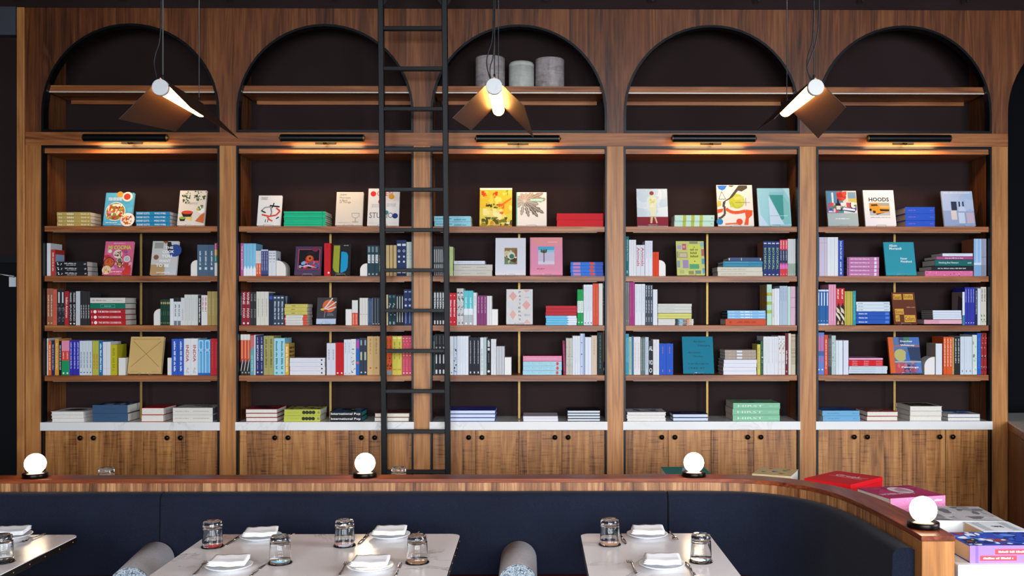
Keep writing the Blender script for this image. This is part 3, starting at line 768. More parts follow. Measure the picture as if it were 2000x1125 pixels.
F(690, 955, 725, '4e3a58', 'plum square book with a red-framed figure', [('r', .11, .2, .94, .9, 'b84858'), ('r', .14, .22, .91, .88, '17141c'), ('b', 51, 16, .16, .24, .9, .5, .06, .14, ['3a5a9a', 'c83a3a', '2a3a6a', 'd8688a', '8fa8cc']), ('c', .55, .55, .16, 'b83a24'), ('c', .55, .58, .11, 'd86a30'), ('c', .56, .58, .05, '5a1e1a'), ('p', [(.4, .72), (.75, .74), (.7, .8), (.5, .82)], '24202a'), ('p', [(.16, .26), (.5, .3), (.86, .24), (.5, .36)], 'e0b8c4'), ('c', .75, .9, .12, '7a2a44', .1)], t=.018)
U(990, 1055, 1, 692, 'c8101e', 'thick scarlet book beside the black cover', [('c', .7, .1, .16, 'f0d8d8'), ('sd', .85, .97, .3, 'b00c18')], hard=True, w=.11, dy=.02)
F(1062, 1247, 700, '1f2024', 'black cover with olive and cyan half shapes', [('p', [(.06, .95), (.4, .95), (.4, .07), (.25, .08), (.12, .14), (.06, .24)], '9aa032'), ('p', [(.48, .07), (.48, .75), (.6, .75), (.78, .72), (.86, .62), (.86, .26), (.78, .14), (.6, .08)], '1a96c4'), ('d', .6, .93, .85, .96, 1, 'c8c8c8')], t=.016)
B(1350, 1421, 895, 'left', 'left of the dark slate books')
U(1422, 1535, 3, 715, '22424e', 'dark slate books with white blocks', [('r', .2, .78, .75, .96, '7c929c'), ('r', .15, .42, .85, .7, 'd4dade'), ('b', 52, 5, .2, .45, .8, .68, .08, .16, ['22424e']), ('c', .5, .06, .25, 'a8b6bc')])
U(1535, 1562, 1, 720, '2c3c44', 'dark slim book beside the ladder rail', sd('ccd2d4', .45, .15, .7))
U(1562, 1603, 1, 715, '1c2a38', 'dark navy book behind the ladder rail')
U(1605, 1715, 3, 712, 'd0b47c', 'tan cream books', [('r', 0, 0, .16, 1, '3a2c1c'), ('sd', .2, .8, .1, 'b0945c')])  # dark strip on each spine paints the shaded gap between neighbours
U(1715, 1815, 2, 662, '1c2d58', 'tall navy ornamented books', [('r', .12, .84, .88, .9, 'cfd4e0'), ('c', .5, .7, .26, 'b8c0d4'), ('c', .5, .7, .14, '1c2d58'), ('c', .5, .54, .22, 'b8c0d4'), ('c', .5, .4, .22, 'c8cedc'), ('r', .12, .08, .88, .14, 'cfd4e0')])
U(1815, 1884, 2, 680, 'bfc5ba', 'sage grey books', [('c', .5, .5, .12, '5a605a'), ('c', .5, .6, .12, '5a605a'), ('c', .5, .7, .12, '5a605a')])
row(1, 2)
U(125, 165, 1, 158, '22363a', 'dark teal book with white title', sd('d0d8d6', .35, .3, .88))
U(165, 248, 2, 152, '8a1a28', 'wine red books', [('s', 'WINE', .62, .98, .55, 'e8d4d4'), ('s', 'FOOD', .22, .5, .55, 'e8d4d4'), ('c', .5, .06, .25, 'e8d4d4')])
U(248, 312, 2, 155, '2c2d30', 'charcoal wine books', [('s', 'WINE', .72, .95, .45, '8f9094'), ('s', 'FOOD', .22, .48, .45, '8f9094')])
U(312, 435, 3, 152, 'd0cdc2', 'cream books', sd('8a857a', .2, .25, .8))
U(435, 480, 1, 165, '1c2640', 'navy book with a blue patch', [('c', .5, .85, .4, '2a55b4')])
U(480, 590, 3, 190, '2e4054', 'slate navy books', [('r', .2, .9, .8, .95, 'c8d0d8'), ('sd', .2, .8, .42, 'd0d6dc'), ('r', .3, .04, .7, .08, 'c8d0d8')], [('p', [(.2, .98), (.6, .98), (.4, .6)], 'b0a8c0')])
S(590, 825, 3, 275, 385, 'c6b85e', 'stacked yellow notebooks', [('sd', .5, .7, .3, '6a6434'), ('sd', .2, .42, .15, '9a9048')], w=.16)
S(590, 825, 4, 385, 490, 'd2d0ca', 'stacked white books with coral ends', [('r', 0, .0, 1, .2, 'cf4f3c'), ('r', 0, .95, 1, 1, 'cf4f3c'), ('sd', .3, .88, .16, 'a8a6a0')], w=.16)
F(910, 1105, 212, '3c3d42', 'charcoal cover with orange disc and white blades', [('r', 0, 0, 1, .2, 'b9c8dc'), ('c', .62, .68, .34, 'd8643c'), ('l', [(.36, .55), (.78, .98)], .07, 'd8d4cc'), ('l', [(.4, .54), (.98, .84)], .06, 'd4d0c8'), ('l', [(.42, .52), (.98, .64)], .06, 'd8d4cc'), ('c', .3, .55, .12, 'd0b850', .06), ('c', .46, .5, .12, 'b8282c', .07), ('l', [(.42, .47), (.4, .24)], .02, '9aa0a8'), ('d', .55, .3, .85, .4, 2, '8a8b90'), ('d', .3, .06, .6, .12, 1, '9ab0cc')], t=.018)
B(1205, 1266, 328, 'block', 'left of the white and coral pair')
U(1268, 1328, 2, 238, 'd6d6d4', 'white books with coral feet', [('r', 0, 0, 1, .5, 'd4563e'), ('sd', .05, .45, .3, 'e8b8a8')])
U(1328, 1345, 1, 220, '2a2624', 'thin dark book beside cream ones')
U(1345, 1428, 3, 215, 'd4d0c8', 'off-white books with dark dots', [('c', .5, .4, .15, '6a6660')])
U(1428, 1470, 2, 220, '3f5478', 'dusty blue books', sd('9aa8c0', .2, .1, .9))
U(1470, 1602, 5, 212, '27323f', 'dark slate slim books', [('r', .1, .02, .22, .98, 'aab4be'), ('c', .6, .05, .2, 'd0d4d8')])
U(1604, 1630, 1, 182, 'd6c290', 'cream book right of the ladder rail')
U(1632, 1708, 2, 182, '1d3a44', 'teal black books', [('b', 53, 10, .12, .3, .88, .72, .1, .22, ['d4d8dc', 'aab4ba']), ('r', .2, .9, .7, .97, '54808c'), ('r', .25, .03, .7, .12, '8ab0b8')])
U(1708, 1785, 3, 185, '1b1e20', 'black books with white stripes', [('r', .4, .1, .7, .95, 'c8ccce'), ('c', .55, .5, .3, '1b1e20')])
U(1787, 1883, 2, 130, '1a2c5c', 'tall blue ornamented books', [('c', .5, .72, .28, 'c0c8da'), ('c', .5, .72, .16, '1a2c5c'), ('c', .5, .55, .28, 'c8cede'), ('r', .2, .92, .8, .95, 'aab4cc'), ('r', .42, .05, .6, .4, '8fa4cc')])
row(1, 3)
U(118, 248, 3, 580, 'c83c30', 'red and white books with dark feet', [('r', 0, .86, 1, 1, 'dad6d0'), ('r', .25, .4, .75, .85, 'd8895c'), ('p', [(0, 0), (1, 0), (1, .36), (.6, .4), (0, .3)], '1c2226'), ('l', [(.1, .1), (.7, .38)], .2, 'd8d4cc'), ('c', .6, .06, .3, '8a9496')], hard=True)
U(250, 290, 1, 590, '5d9aa2', 'teal book with coral upper half', [('p', [(0, .6), (1, .75), (1, 1), (0, 1)], 'c06a6c'), ('sd', .1, .5, .4, '9ac8cc')])
U(290, 303, 1, 585, WH, 'thin white book left of navy ones')
U(303, 385, 2, 592, '252a5c', 'navy books with white capitals', [('s', 'BEYOND', .36, .76, .4, 'dcdff0'), ('sd', .14, .32, .25, 'a8acc8'), ('sd', .8, .96, .3, 'a8acc8'), ('r', .35, .05, .7, .09, 'c8ccdc')], hard=True)
U(385, 485, 2, 595, '9e985a', 'khaki olive books', sd('5c5828', .4, .2, .92), hard=True)
U(487, 597, 2, 618, '98cddc', 'pale cyan books', sd('2c6070', .4, .15, .92) + [('c', .5, .06, .2, '4a8a9a')], hard=True)
U(597, 637, 1, 672, 'd0a042', 'ochre yellow book beside white stack', sd('f0e0b0', .5, .1, .9), [('d', .1, .4, .9, .9, 4, '4a4450')])
S(641, 1000, 4, 815, 988, 'd6d6de', 'stacked large white books', [('c', .5, .09, .2, '2a2a30', .2), ('sd', .2, .68, .12, 'c0c0ca')], hard=True, w=.135)
U(1015, 1105, 2, 668, 'd0d0da', 'lavender white books', sd('70707c', .2, .45, .8), hard=True, w=.135)
U(1105, 1187, 2, 662, 'c20e1c', 'scarlet books', [('c', .5, .06, .2, 'f0dada'), ('sd', .5, .9, .15, 'a80a16')], hard=True)
U(1188, 1258, 2, 632, 'd2d8e2', 'bluish white books', sd('7c8698', .2, .6, .92) + [('c', .5, .05, .15, '8a94a4')])
U(1258, 1308, 1, 628, 'd8d8d6', 'white book with scattered coloured motifs', [('b', 54, 14, .12, .05, .88, .95, .1, .2, ['c8383a', '3a8a5a', '2a2a2e', 'd8a0a0', '4a7a9a'])])
U(1309, 1343, 1, 628, '1f5fb4', 'vivid blue book with pink top', [('r', .1, .74, .9, .97, 'b0489a'), ('c', .5, .34, .4, 'd85a4a')])
U(1343, 1422, 2, 615, '2c3646', 'ink navy books', [('r', .3, .8, .65, .94, '9aa4b0'), ('r', .25, .4, .7, .62, 'b0b89a'), ('c', .5, .07, .2, 'd0d4d8')], hard=True)
U(1422, 1545, 2, 600, 'cba771', 'large tan books', sd('a07c48', .25, .55, .95) + [('c', .5, .18, .16, 'b86a30')], hard=True)
U(1547, 1603, 1, 600, '6a4a34', 'brown book behind the ladder rail')
U(1605, 1670, 2, 598, 'd8541f', 'orange books with black feet', [('b', 55, 7, .1, .1, .9, .5, .15, .35, ['1c1c1e', '2a2a2c']), ('r', 0, 0, 1, .12, '8a8c90'), ('sd', .6, .95, .45, '8a3414')])
U(1672, 1770, 2, 598, 'cdbe4e', 'yellow books', [('sd', .4, .85, .3, '8a8030'), ('r', .1, .93, .9, .97, 'e0d890'), ('r', .1, .55, .9, .6, 'a8a43a'), ('r', .1, .12, .9, .16, 'c89a3a')], hard=True)
U(1772, 1884, 3, 595, 'c8445c', 'rose red patterned books', [('b', 56, 9, .1, .55, .9, .97, .12, .25, ['e8b4bc', '4a9aa8', 'e8d8c0']), ('c', .5, .5, .25, 'e0c05a'), ('sd', .1, .4, .2, 'e090a0'), ('c', .5, .05, .22, 'f0e0e0')], hard=True)
row(1, 4)
S(160, 425, 3, 245, 350, '9a2a34', 'stacked white-edged red picture books', top=[('b', 57, 14, .05, .05, .95, .95, .1, .25, ['4a1418', '7a2028', '2a1a20'])], out='edge', hard=True, w=.26)
S(475, 775, 2, 248, 350, 'b4b84a', 'stacked lime yellow books', [('sd', .58, .93, .12, '9aa040'), ('c', .5, .46, .3, '2c3020', .3), ('c', .5, .37, .3, '2c3020', .3), ('c', .5, .28, .3, '2c3020', .3), ('c', .5, .19, .3, '2c3020', .3), ('r', .3, .02, .7, .08, '8a9040')], top=[('b', 58, 30, .03, .03, .97, .97, .05, .13, ['c8a080', '3a2a24', 'd8d0c8', '6a4a3a', '8a3a2a'])], hard=True, w=.23)
S(848, 1115, 2, 265, 347, '15181c', 'stacked black books lettered International Pop', [('s', 'International Pop', .05, .97, .56, 'f0f2f4')], top=[('b', 59, 16, .05, .05, .95, .95, .08, .2, ['1f6a9a', '2f9aa0', '3a6ac0', 'c8b060', '2a8a8a'])], hard=True, w=.22, page=mat('1f8a8e', .6))
S(1210, 1500, 2, 278, 350, '8a5a3c', 'stacked brown books with cream page edges', top=[('r', .02, .02, .98, .98, '6a3a28')], out='edge', hard=True, w=.24)
# ============ middle bay
row(2, 0)
S(140, 515, 2, 420, 523, '86c4d6', 'stacked pale cyan books', [('sd', .52, .96, .2, '3a6a7a'), ('sd', .1, .46, .3, '4a7a8a', .35)], [('b', 61, 8, .1, .5, .9, .95, .04, .1, ['3a6a7a'])])
F(597, 922, 140, 'c9ab2e', 'golden abstract painting cover with red flecks', [('r', 0, .95, 1, 1, 'e6dccb'), ('b', 62, 40, 0, 0, 1, .93, .08, .2, ['cfae2c', 'c8bc4a', 'd4b83a', 'bfae3c', 'd8c860']), ('b', 63, 20, .1, .15, .7, .45, .06, .16, ['d8cf8a', 'cfc46e', 'ddd49c']), ('b', 64, 26, 0, 0, 1, .22, .03, .1, ['6a6a2a', '4a4a20', '8a7a2a', 'b8862a']), ('b', 65, 9, .05, .76, .25, .92, .02, .06, ['d8481f', 'c23a1c']), ('b', 66, 7, .4, .74, .56, .93, .02, .05, ['d8481f', 'b8321c']), ('l', [(.98, .72), (.8, .62), (.64, .52)], .05, 'e0661f'), ('b', 67, 8, .58, .44, .76, .58, .03, .06, ['d84a1c', 'e05a20']), ('b', 68, 5, .62, .26, .74, .36, .03, .05, ['d8501f']), ('b', 69, 12, .15, .46, .6, .58, .02, .05, ['5a4a2a', '3a3020']), ('b', 70, 6, .78, .8, .88, .95, .02, .05, ['8a8a30']), ('c', .88, .06, .06, 'dcd4e0', .03)])
def leafart():
    a = []
    c = (.26, .74)
    for ang, L, col in ((-100, .55, '8d8a86'), (-75, .62, '77746f'), (-52, .75, '625f5c'), (-35, .8, '6e6b66'), (-15, .5, '8a8580'), (5, .75, '9a8a7c'), (25, .7, '8f7f72'), (48, .45, 'a08f82'), (75, .3, 'a8978a'), (110, .3, 'a08f82'), (150, .3, '9c9086'), (-140, .35, '97928c'), (-170, .3, '9a948c')):
        t = R(ang); dx, dy = math.cos(t), math.sin(t) * .82
        pts = []
        def q(s, o): return (min(.97, max(.04, c[0] + dx * L * s - dy * o)), min(.985, max(.02, c[1] + dy * L * s + dx * o)))
        side = [(.1, .015), (.3, .05), (.38, .03), (.52, .085), (.58, .05), (.74, .09), (.78, .05), (.9, .05), (1, 0)]
        pts = [q(s, o) for s, o in side] + [q(s, -o) for s, o in side[::-1][1:]]
        a.append(('p', pts, col)); a.append(('l', [q(0, 0), q(.9, 0)], .012, 'c4bdb4'))
    return a
F(965, 1270, 182, 'd3d1ce', 'white cover with a large grey lobed leaf', [('r', 0, 0, .035, 1, '6fae94')] + leafart() + [('r', .46, .72, .88, .8, '8fc4a8'), ('d', .48, .735, .86, .785, 1, 'e8f0ec')])
S(1370, 1845, 2, 392, 523, 'c00a1c', 'stacked large scarlet boxes', hard=True, w=.25)
row(2, 1)
U(105, 248, 6, 725, '3c4044', 'dark slim books with white stripes', [('r', .35, .08, .75, .9, 'c4c8c8'), ('r', .3, .4, .8, .46, '3c4044'), ('r', .3, .02, .8, .06, 'd8d8d8')])
U(250, 284, 1, 705, 'cfcfd4', 'white slim book behind the ladder rail')
U(286, 332, 3, 728, 'b9c888', 'pale lime green books', sd('8a985c', .3))
S(337, 730, 2, 905, 1018, 'bcb9b0', 'stacked stone grey books', [('sd', .55, .8, .12, '8a8880'), ('sd', .15, .4, .12, '8a8880')], hard=True, w=.22)
S(337, 655, 1, 868, 904, 'ccd2de', 'slim bluish white book on the stone grey pair', sd('8a94a8', .2, .1, .9), w=.2)
F(755, 1060, 640, 'd2d2da', 'lavender white cover with a small framed picture', [('r', .30, .285, .72, .73, '8a6f48'), ('b', 71, 22, .30, .285, .72, .73, .05, .12, ['6a7a5a', 'c8b890', 'd8d4c0', '8a5a34', '4a3a28', '5a8a70']), ('c', .52, .52, .13, 'c4d0bc'), ('c', .54, .5, .08, '4a6a58')])
F(1103, 1430, 635, 'd88aa6', 'pink cover with a palm tree picture', [('r', 0, .78, 1, 1, 'dc8f92'), ('r', 0, 0, .04, 1, 'cf7f9c'), ('r', .25, .275, .75, .755, 'c2b6cc'), ('r', .25, .66, .75, .755, '4a9fc4'), ('r', .25, .6, .75, .66, '8fbcd0'), ('r', .25, .275, .75, .36, 'cfc6d4'), ('l', [(.43, .33), (.43, .62)], .03, '5a5a5e'), ('b', 72, 12, .33, .58, .52, .68, .02, .05, ['3a4434', '56603a']), ('d', .56, .855, .86, .885, 1, 'e8d0d4'), ('t', 'PUST', .22, .14, .24, 'b0383c', .03, .02), ('d', .54, .145, .78, .17, 1, 'd0a080')], t=.024)
S(1508, 1858, 4, 880, 1018, '2c6cc8', 'stacked blue books with pink lettering', [('r', .1, .70, .9, .93, '9a7cc4'), ('r', .3, .72, .7, .9, 'c47a98'), ('p', [(.95, .42), (.95, .3), (.4, .26), (.05, .36), (.4, .4)], 'd84a2c'), ('r', 0, 0, 1, .24, '3455b0')], hard=True, w=.19)
row(2, 2)
U(103, 248, 4, 148, '1b1c1f', 'black books with white patterned tops', [('r', .2, .46, .85, .96, 'cfd2d4'), ('b', 73, 10, .2, .48, .85, .94, .12, .25, ['1b1c1f', '6a6e72']), ('r', .25, .03, .75, .14, 'd4d6d8')])
U(250, 290, 1, 160, 'a82a5a', 'magenta slim book behind the ladder rail')
U(292, 365, 2, 165, 'cc2030', 'red books with white capitals', sd('f2e0e0', .45, .25, .78) + [('c', .5, .92, .15, 'f2e0e0'), ('c', .5, .1, .15, 'f2e0e0')])
U(370, 438, 2, 120, 'c4c2c2', 'black and white marbled books', [('b', 74, 20, .02, .02, .98, .98, .15, .3, ['2a2a2c', '6a6668', 'e0dede', '3a3234'])])
U(440, 533, 2, 142, '57b9c2', 'turquoise books with grey feet', [('r', 0, 0, 1, .3, 'aab0b4'), ('r', 0, .3, 1, .48, 'd8dce0'), ('sd', .3, .8, .3, 'd8e8ea'), ('c', .5, .05, .2, 'e8e8e8')])
U(535, 570, 1, 162, 'd4d6dc', 'white book left of plum ones', sd('9a9ca4', .3, .6, .9))
U(571, 672, 3, 190, '7c3468', 'plum purple books', sd('c49ab8', .3, .4, .95))
U(672, 721, 2, 195, 'd6d6d8', 'white slim books right of plum ones')
B(722, 780, 328, 'block', 'right of the slim white pair')
F(865, 1130, 128, 'd0cbca', 'pale cover lettered PATTERNS with pink diamonds', [('b', 75, 26, .02, .02, .98, .98, .08, .2, ['d4cfcd', 'cbcbd0', 'd2c8c8', 'c8cccf']), ('p', [(.25, .94), (.4, .8), (.25, .66), (.1, .8)], 'd8a09c'), ('p', [(.76, .68), (.92, .54), (.76, .4), (.6, .54)], 'd8a09c'), ('p', [(.25, .4), (.38, .27), (.25, .12), (.12, .27)], 'd8a8a4'), ('p', [(.62, .98), (.9, .98), (.76, .9)], 'd8a09c'), ('p', [(.66, .02), (.92, .02), (.78, .14)], 'd8a8a4'), ('d', .7, .74, .88, .78, 2, '9aa6b0'), ('d', .68, .22, .9, .28, 2, '8a9ab0')] + [('t', ch, .47, .885 - .112 * k, .085, '4a4648', .055) for k, ch in enumerate('PATTERNS')], stand=True)
S(1258, 1575, 3, 292, 392, 'b3202e', 'stacked dark red notebooks', w=.2)
S(1258, 1575, 4, 392, 490, '67b4d8', 'stacked sky blue books with white zigzag ends', [('p', [(0, 0), (1, 0), (1, .26), (.5, .32), (0, .26)], 'd8dce8')], w=.2)
U(1578, 1638, 2, 130, '17944c', 'green books with white middles', [('r', 0, .35, 1, .68, 'd4dcd8'), ('sd', .4, .66, .3, '5a9a74'), ('c', .5, .08, .2, 'e0ece4'), ('sd', .72, .98, .12, '0f7a3c')])
U(1640, 1730, 3, 82, 'd2d6de', 'tall bluish white books', sd('7a8aa8', .15, .35, .95) + [('r', .4, .04, .7, .07, '3a4458')])
U(1731, 1790, 2, 70, 'cf4c30', 'tall coral red books', sd('e08a70', .15, .2, .9))
U(1792, 1832, 1, 70, 'd4d0c8', 'tall off-white book')
U(1833, 1860, 1, 55, '33363a', 'tall dark patterned book', [('b', 76, 10, .1, .1, .9, .95, .2, .35, ['c8c4c4', '4a7a8a', 'b08a8a'])])
row(2, 3)
U(103, 147, 2, 590, '4a6464', 'grey green slim books', [('r', .3, .66, .7, .85, 'c8d0d0'), ('c', .5, .06, .2, 'c8d0d0')])
U(149, 256, 3, 578, '1e1f23', 'black books with white discs', [('r', .3, .28, .65, .5, 'd0d2d4'), ('c', .5, .67, .28, '9aa0a6'), ('r', .3, .75, .55, .96, '5a5e64'), ('r', .25, .03, .75, .13, 'd8dadc')], hard=True)
U(258, 296, 1, 600, '3c5a9a', 'blue book behind the ladder rail')
U(298, 338, 1, 600, 'd6d8da', 'white book right of the ladder rail', [('c', .5, .06, .15, '2a2a2a')])
U(340, 371, 1, 600, 'c8d4e4', 'white book with blue wave pattern', [('b', 77, 12, .05, .05, .95, .7, .15, .35, ['2a5a9a', '1a2a4a', '6a9ac8'])])
U(373, 487, 4, 598, 'd4d8e0', 'tall white books', sd('aab2c0', .12, .3, .9))
U(488, 604, 3, 612, '1d1f29', 'black navy books with white titles', sd('d0d4d8', .2, .3, .92) + [('r', .35, .04, .65, .09, 'd8d8dc')], hard=True)
U(605, 639, 1, 612, 'd0d4d8', 'pale slim book with green script', sd('6a8a7a', .3, .1, .7))
U(640, 668, 1, 610, 'a9bcbc', 'sage blue slim book')
U(669, 711, 1, 630, '18191d', 'black book with bold white letters', [('sd', .68, .97, .6, 'e0e0e2'), ('sd', .35, .6, .2, '9a9aa0'), ('c', .5, .1, .3, 'd8d8d8')])
U(713, 764, 2, 628, 'd5d5d8', 'white books after the black one', sd('a8a8b0', .2, .3, .9), [('p', [(.1, .9), (.9, 1), (.9, .6), (.3, .7)], '3a3a44')])
U(766, 848, 3, 700, 'b7b9bd', 'light grey short books', sd('d0d2d6', .2, .2, .9))
B(850, 915, 810, 'block', 'right of the light grey books')
S(1030, 1425, 3, 850, 986, '9cc6d4', 'stacked brushed blue books', [('b', 78, 16, .05, .1, .95, .98, .05, .12, ['c4d8e0', '6aa8bc', 'd4e0e6', '88b8ca']), ('c', .5, .11, .4, 'd0484c', .3)], hard=True, w=.22)
S(1030, 1425, 1, 795, 850, 'd4809c', 'pink book on the brushed blue pile', [('r', 0, 0, 1, 1, 'd889a4'), ('sd', .1, .9, .2, 'e4a4b8')], [('r', .02, .02, .98, .98, 'b8284a')], hard=True, w=.22, spcol='d4809c')
U(1437, 1462, 1, 645, '84204a', 'dark plum slim book', sd('c06a90', .3, .1, .9), lean=-1.5)
U(1464, 1530, 2, 618, 'b9b4a8', 'grey beige patterned books', [('b', 79, 14, .05, .05, .95, .95, .12, .3, ['a8a498', 'c8c4ba', '9a958a'])])
U(1531, 1606, 3, 595, 'd2d6de', 'tall white books right of beige ones', sd('aab0bc', .15, .3, .9))
U(1607, 1652, 1, 572, 'b8c4da', 'pale blue book with dark dots', [('c', .3, .78, .12, '2a4a6a'), ('c', .3, .5, .14, '2a4a6a'), ('c', .3, .2, .12, '2a4a6a'), ('r', .55, 0, 1, 1, '9aa8c4')])
U(1655, 1718, 2, 608, 'd4d8e2', 'white books left of the beige one')
U(1719, 1774, 1, 592, 'ccb6a2', 'beige broad book', sd('a88c74', .2, .5, .9), hard=True)
U(1776, 1838, 1, 560, '141b1d', 'tall black broad book', sd('4a7a70', .2, .15, .93), hard=True)
U(1840, 1868, 1, 545, '9a6a34', 'tall amber patterned book', [('b', 80, 10, .05, .3, .95, .98, .2, .4, ['c88a3a', '6a4420', 'd8a04a']), ('r', 0, 0, 1, .3, '1a1a1c'), ('r', .2, .1, .8, .16, 'd0d0d0')])
row(2, 4)
S(280, 700, 3, 255, 350, '2f3a8c', 'stacked violet blue covers with white page edges', top=[('r', .01, .01, .99, .99, '3a3a92'), ('b', 81, 18, .05, .1, .95, .5, .04, .1, ['4a4aa8', '5a5ab4'])], out='edge', hard=True, w=.27, page=mat('ccd4e6', .8))
S(922, 1212, 2, 303, 350, 'd4ccd6', 'stacked thick lavender white books', out='edge', w=.24, page=mat('d6d4da', .8))
S(1280, 1555, 4, 256, 350, '1a1b20', 'stacked black books with white page edges', top=[('r', .01, .01, .99, .99, '222026')], out='edge', hard=True, w=.22, page=mat('cfd6de', .8))

# ============ fourth bay
row(3, 0)
F(230, 540, 148, 'c2d0dc', 'pale blue cover with a standing figure over maroon', [('b', 91, 22, 0, .26, 1, 1, .1, .25, ['b8cad8', 'c8d4de', 'bccbd9', 'd0dae2']), ('r', 0, 0, 1, .24, '7c2233'), ('p', [(.44, .25), (.52, .25), (.48, .07), (.42, .07)], 'c8b08a'), ('p', [(.54, .25), (.6, .25), (.66, .08), (.62, .06)], 'c4a880'), ('p', [(.38, .72), (.45, .82), (.56, .82), (.64, .74), (.62, .5), (.62, .26), (.44, .26), (.4, .5)], 'd4d8b8'), ('b', 92, 8, .42, .5, .6, .74, .03, .08, ['d0c468', 'c8c07a', 'e0dcc0']), ('c', .49, .88, .07, '8a4438')], t=.016)
S(598, 1003, 2, 410, 522, 'b4d6c8', 'stacked mint books with lime stripes', [('r', 0, .71, 1, .79, 'a4b040'), ('r', 0, .50, 1, .58, 'a4b040'), ('r', 0, .29, 1, .37, 'a4b040'), ('sd', .03, .08, .3, '8ab0a0')], w=.2)
F(1040, 1400, 110, 'dad6d0', 'white abstract cover with orange and olive shapes', [('p', [(.02, .99), (.3, .99), (.24, .9), (.16, .865), (.06, .9)], '2a6cc4'), ('p', [(.34, .99), (.5, .99), (.44, .95), (.36, .96)], '5a4a40'), ('c', .55, .6, .22, 'b4b83c'), ('b', 93, 8, .36, .45, .75, .72, .05, .1, ['b8bc48', 'a8ac34', 'c4c460']), ('p', [(.86, .99), (.62, .99), (.52, .88), (.34, .68), (.26, .64), (.16, .58), (.14, .46), (.2, .46), (.24, .6), (.34, .64), (.44, .7), (.6, .86), (.7, .84), (.86, .92)], '4a4038'), ('l', [(.2, .48), (.2, .28), (.1, .2), (.02, .18)], .06, '4a4038'), ('p', [(0, .3), (.14, .34), (.16, .42), (0, .4)], 'd8502a'), ('l', [(.24, .42), (.32, .36), (.46, .32), (.62, .33), (.78, .36), (.94, .34)], .09, 'd4522c'), ('p', [(.76, .36), (.98, .38), (.96, .26), (.86, .18), (.84, .02), (.72, .02), (.78, .2)], 'd4522c'), ('c', .6, .1, .09, 'cf4a2a'), ('c', .05, .1, .09, '2a7ab8'), ('p', [(.02, .62), (.1, .6), (.12, .5), (0, .46)], 'c0b048'), ('l', [(.14, .84), (.05, .65), (.24, .65), (.14, .84)], .012, '3a342e'), ('l', [(.5, .57), (.92, .57)], .01, '6a6030'), ('l', [(.8, .48), (.8, .68)], .012, '6a6030'), ('l', [(.2, .04), (.55, .06)], .04, 'd0583a')], t=.018)
F(1450, 1775, 142, '8fc2cf', 'aqua cover with angular doorway shapes', [('p', [(0, 1), (.0, 0), (.3, 0), (.06, .3)], 'b4cbe0'), ('p', [(.8, 1), (1, 1), (1, .7)], 'aed2d6'), ('p', [(.3, .04), (.9, .04), (.82, .9), (.36, .9)], '84b8c4'), ('p', [(.34, .8), (.34, .04), (.78, .04)], 'b9cfe2'), ('p', [(.36, .82), (.79, .82), (.78, .18), (.7, .16)], '3f8f8c'), ('p', [(.79, .82), (.96, .6), (.98, .06), (.78, .06)], '7cb8b6'), ('d', .36, .25, .62, .275, 1, '7a9ab0'), ('d', .66, .25, .9, .275, 1, 'd8e8ee')], t=.016)
row(3, 1)
U(95, 145, 1, 625, '006466', 'tall teal green book with white script', [('s', 'Nothing But Flowers', .38, .92, .34, 'd0e0e0'), ('sd', .05, .14, .3, 'd0e0e0')], hard=True)
U(146, 217, 3, 658, 'd8d8dc', 'tall white books')
U(218, 304, 2, 710, 'ced0da', 'white books lettered in red script', [('s', 'Animals', .32, .92, .62, 'b4303c')])
U(307, 382, 2, 668, 'd6d8e2', 'tall lavender white books', sd('9aa0b4', .15, .5, .95))
U(383, 445, 2, 780, 'd83a10', 'short red orange books', sd('b42c08', .15))
B(446, 512, 862, 'right', 'right of red orange books')
F(628, 908, 672, 'c4c474', 'yellow green cover scattered with stamps', [('r', .44, .3, .86, .9, 'ced05e')] + [('r', x, y, x + w_, y + h_, c_) for x, y, w_, h_, c_ in ((.22, .74, .14, .18, 'b85a6a'), (.04, .76, .14, .12, 'a8a0c0'), (.48, .92, .3, .07, '8a8a6a'), (.88, .84, .12, .12, '8ab8c0'), (.1, .5, .3, .17, 'a89a7a'), (.13, .53, .24, .11, 'c8b8a0'), (.02, .5, .05, .2, '9a8a7a'), (.22, .2, .2, .24, 'a088b4'), (.02, .22, .1, .2, '8a9aa8'), (.46, .18, .34, .14, '5aa070'), (.9, .56, .1, .2, 'b06a6a'), (.9, .32, .1, .16, '5a9ab0'), (.92, .04, .08, .16, '6a9ab0'), (.1, .04, .16, .1, 'a8b078'), (.42, .02, .18, .1, '8a8a50'), (.66, .03, .2, .1, '6a8a80'))] + [('d', .5, .48, .8, .78, 3, '7a7a34'), ('c', .65, .82, .02, '5a5a2a'), ('c', .65, .4, .02, '5a5a2a'), ('c', .28, .83, .05, 'd89aa4')], t=.018)
S(1030, 1487, 2, 930, 1016, 'c9c5b6', 'stacked cream grey books', [('sd', .35, .93, .28, 'a8a496')], hard=True, w=.23)
S(1085, 1487, 2, 872, 930, '2f7f9f', 'stacked steel blue books', [('r', .6, .35, .68, .95, '8fc0d0'), ('r', .6, .02, .68, .32, '6aa4b8')], hard=True, w=.22)
S(1135, 1478, 1, 835, 872, '3a4e76', 'slate navy book with a white flower topping the blue pile', [('c', .5, .6, .45, 'd8d4cc', .11), ('c', .5, .6, .25, 'c89a5a', .06), ('r', .2, .02, .8, .05, 'd0d0c8'), ('r', .2, .95, .8, .98, 'd0d0c8')], hard=True, w=.2)
U(1490, 1655, 4, 672, '1b2c66', 'navy books lettered BOTANICAL', [('s', 'BOTANICAL', .19, .81, .5, '8fc47a'), ('r', .15, .92, .85, .955, 'b8c4d4'), ('r', .3, .03, .7, .055, 'd8dce4')], (), [('r', .02, .01, .98, .99, '9a6448')], hard=True)
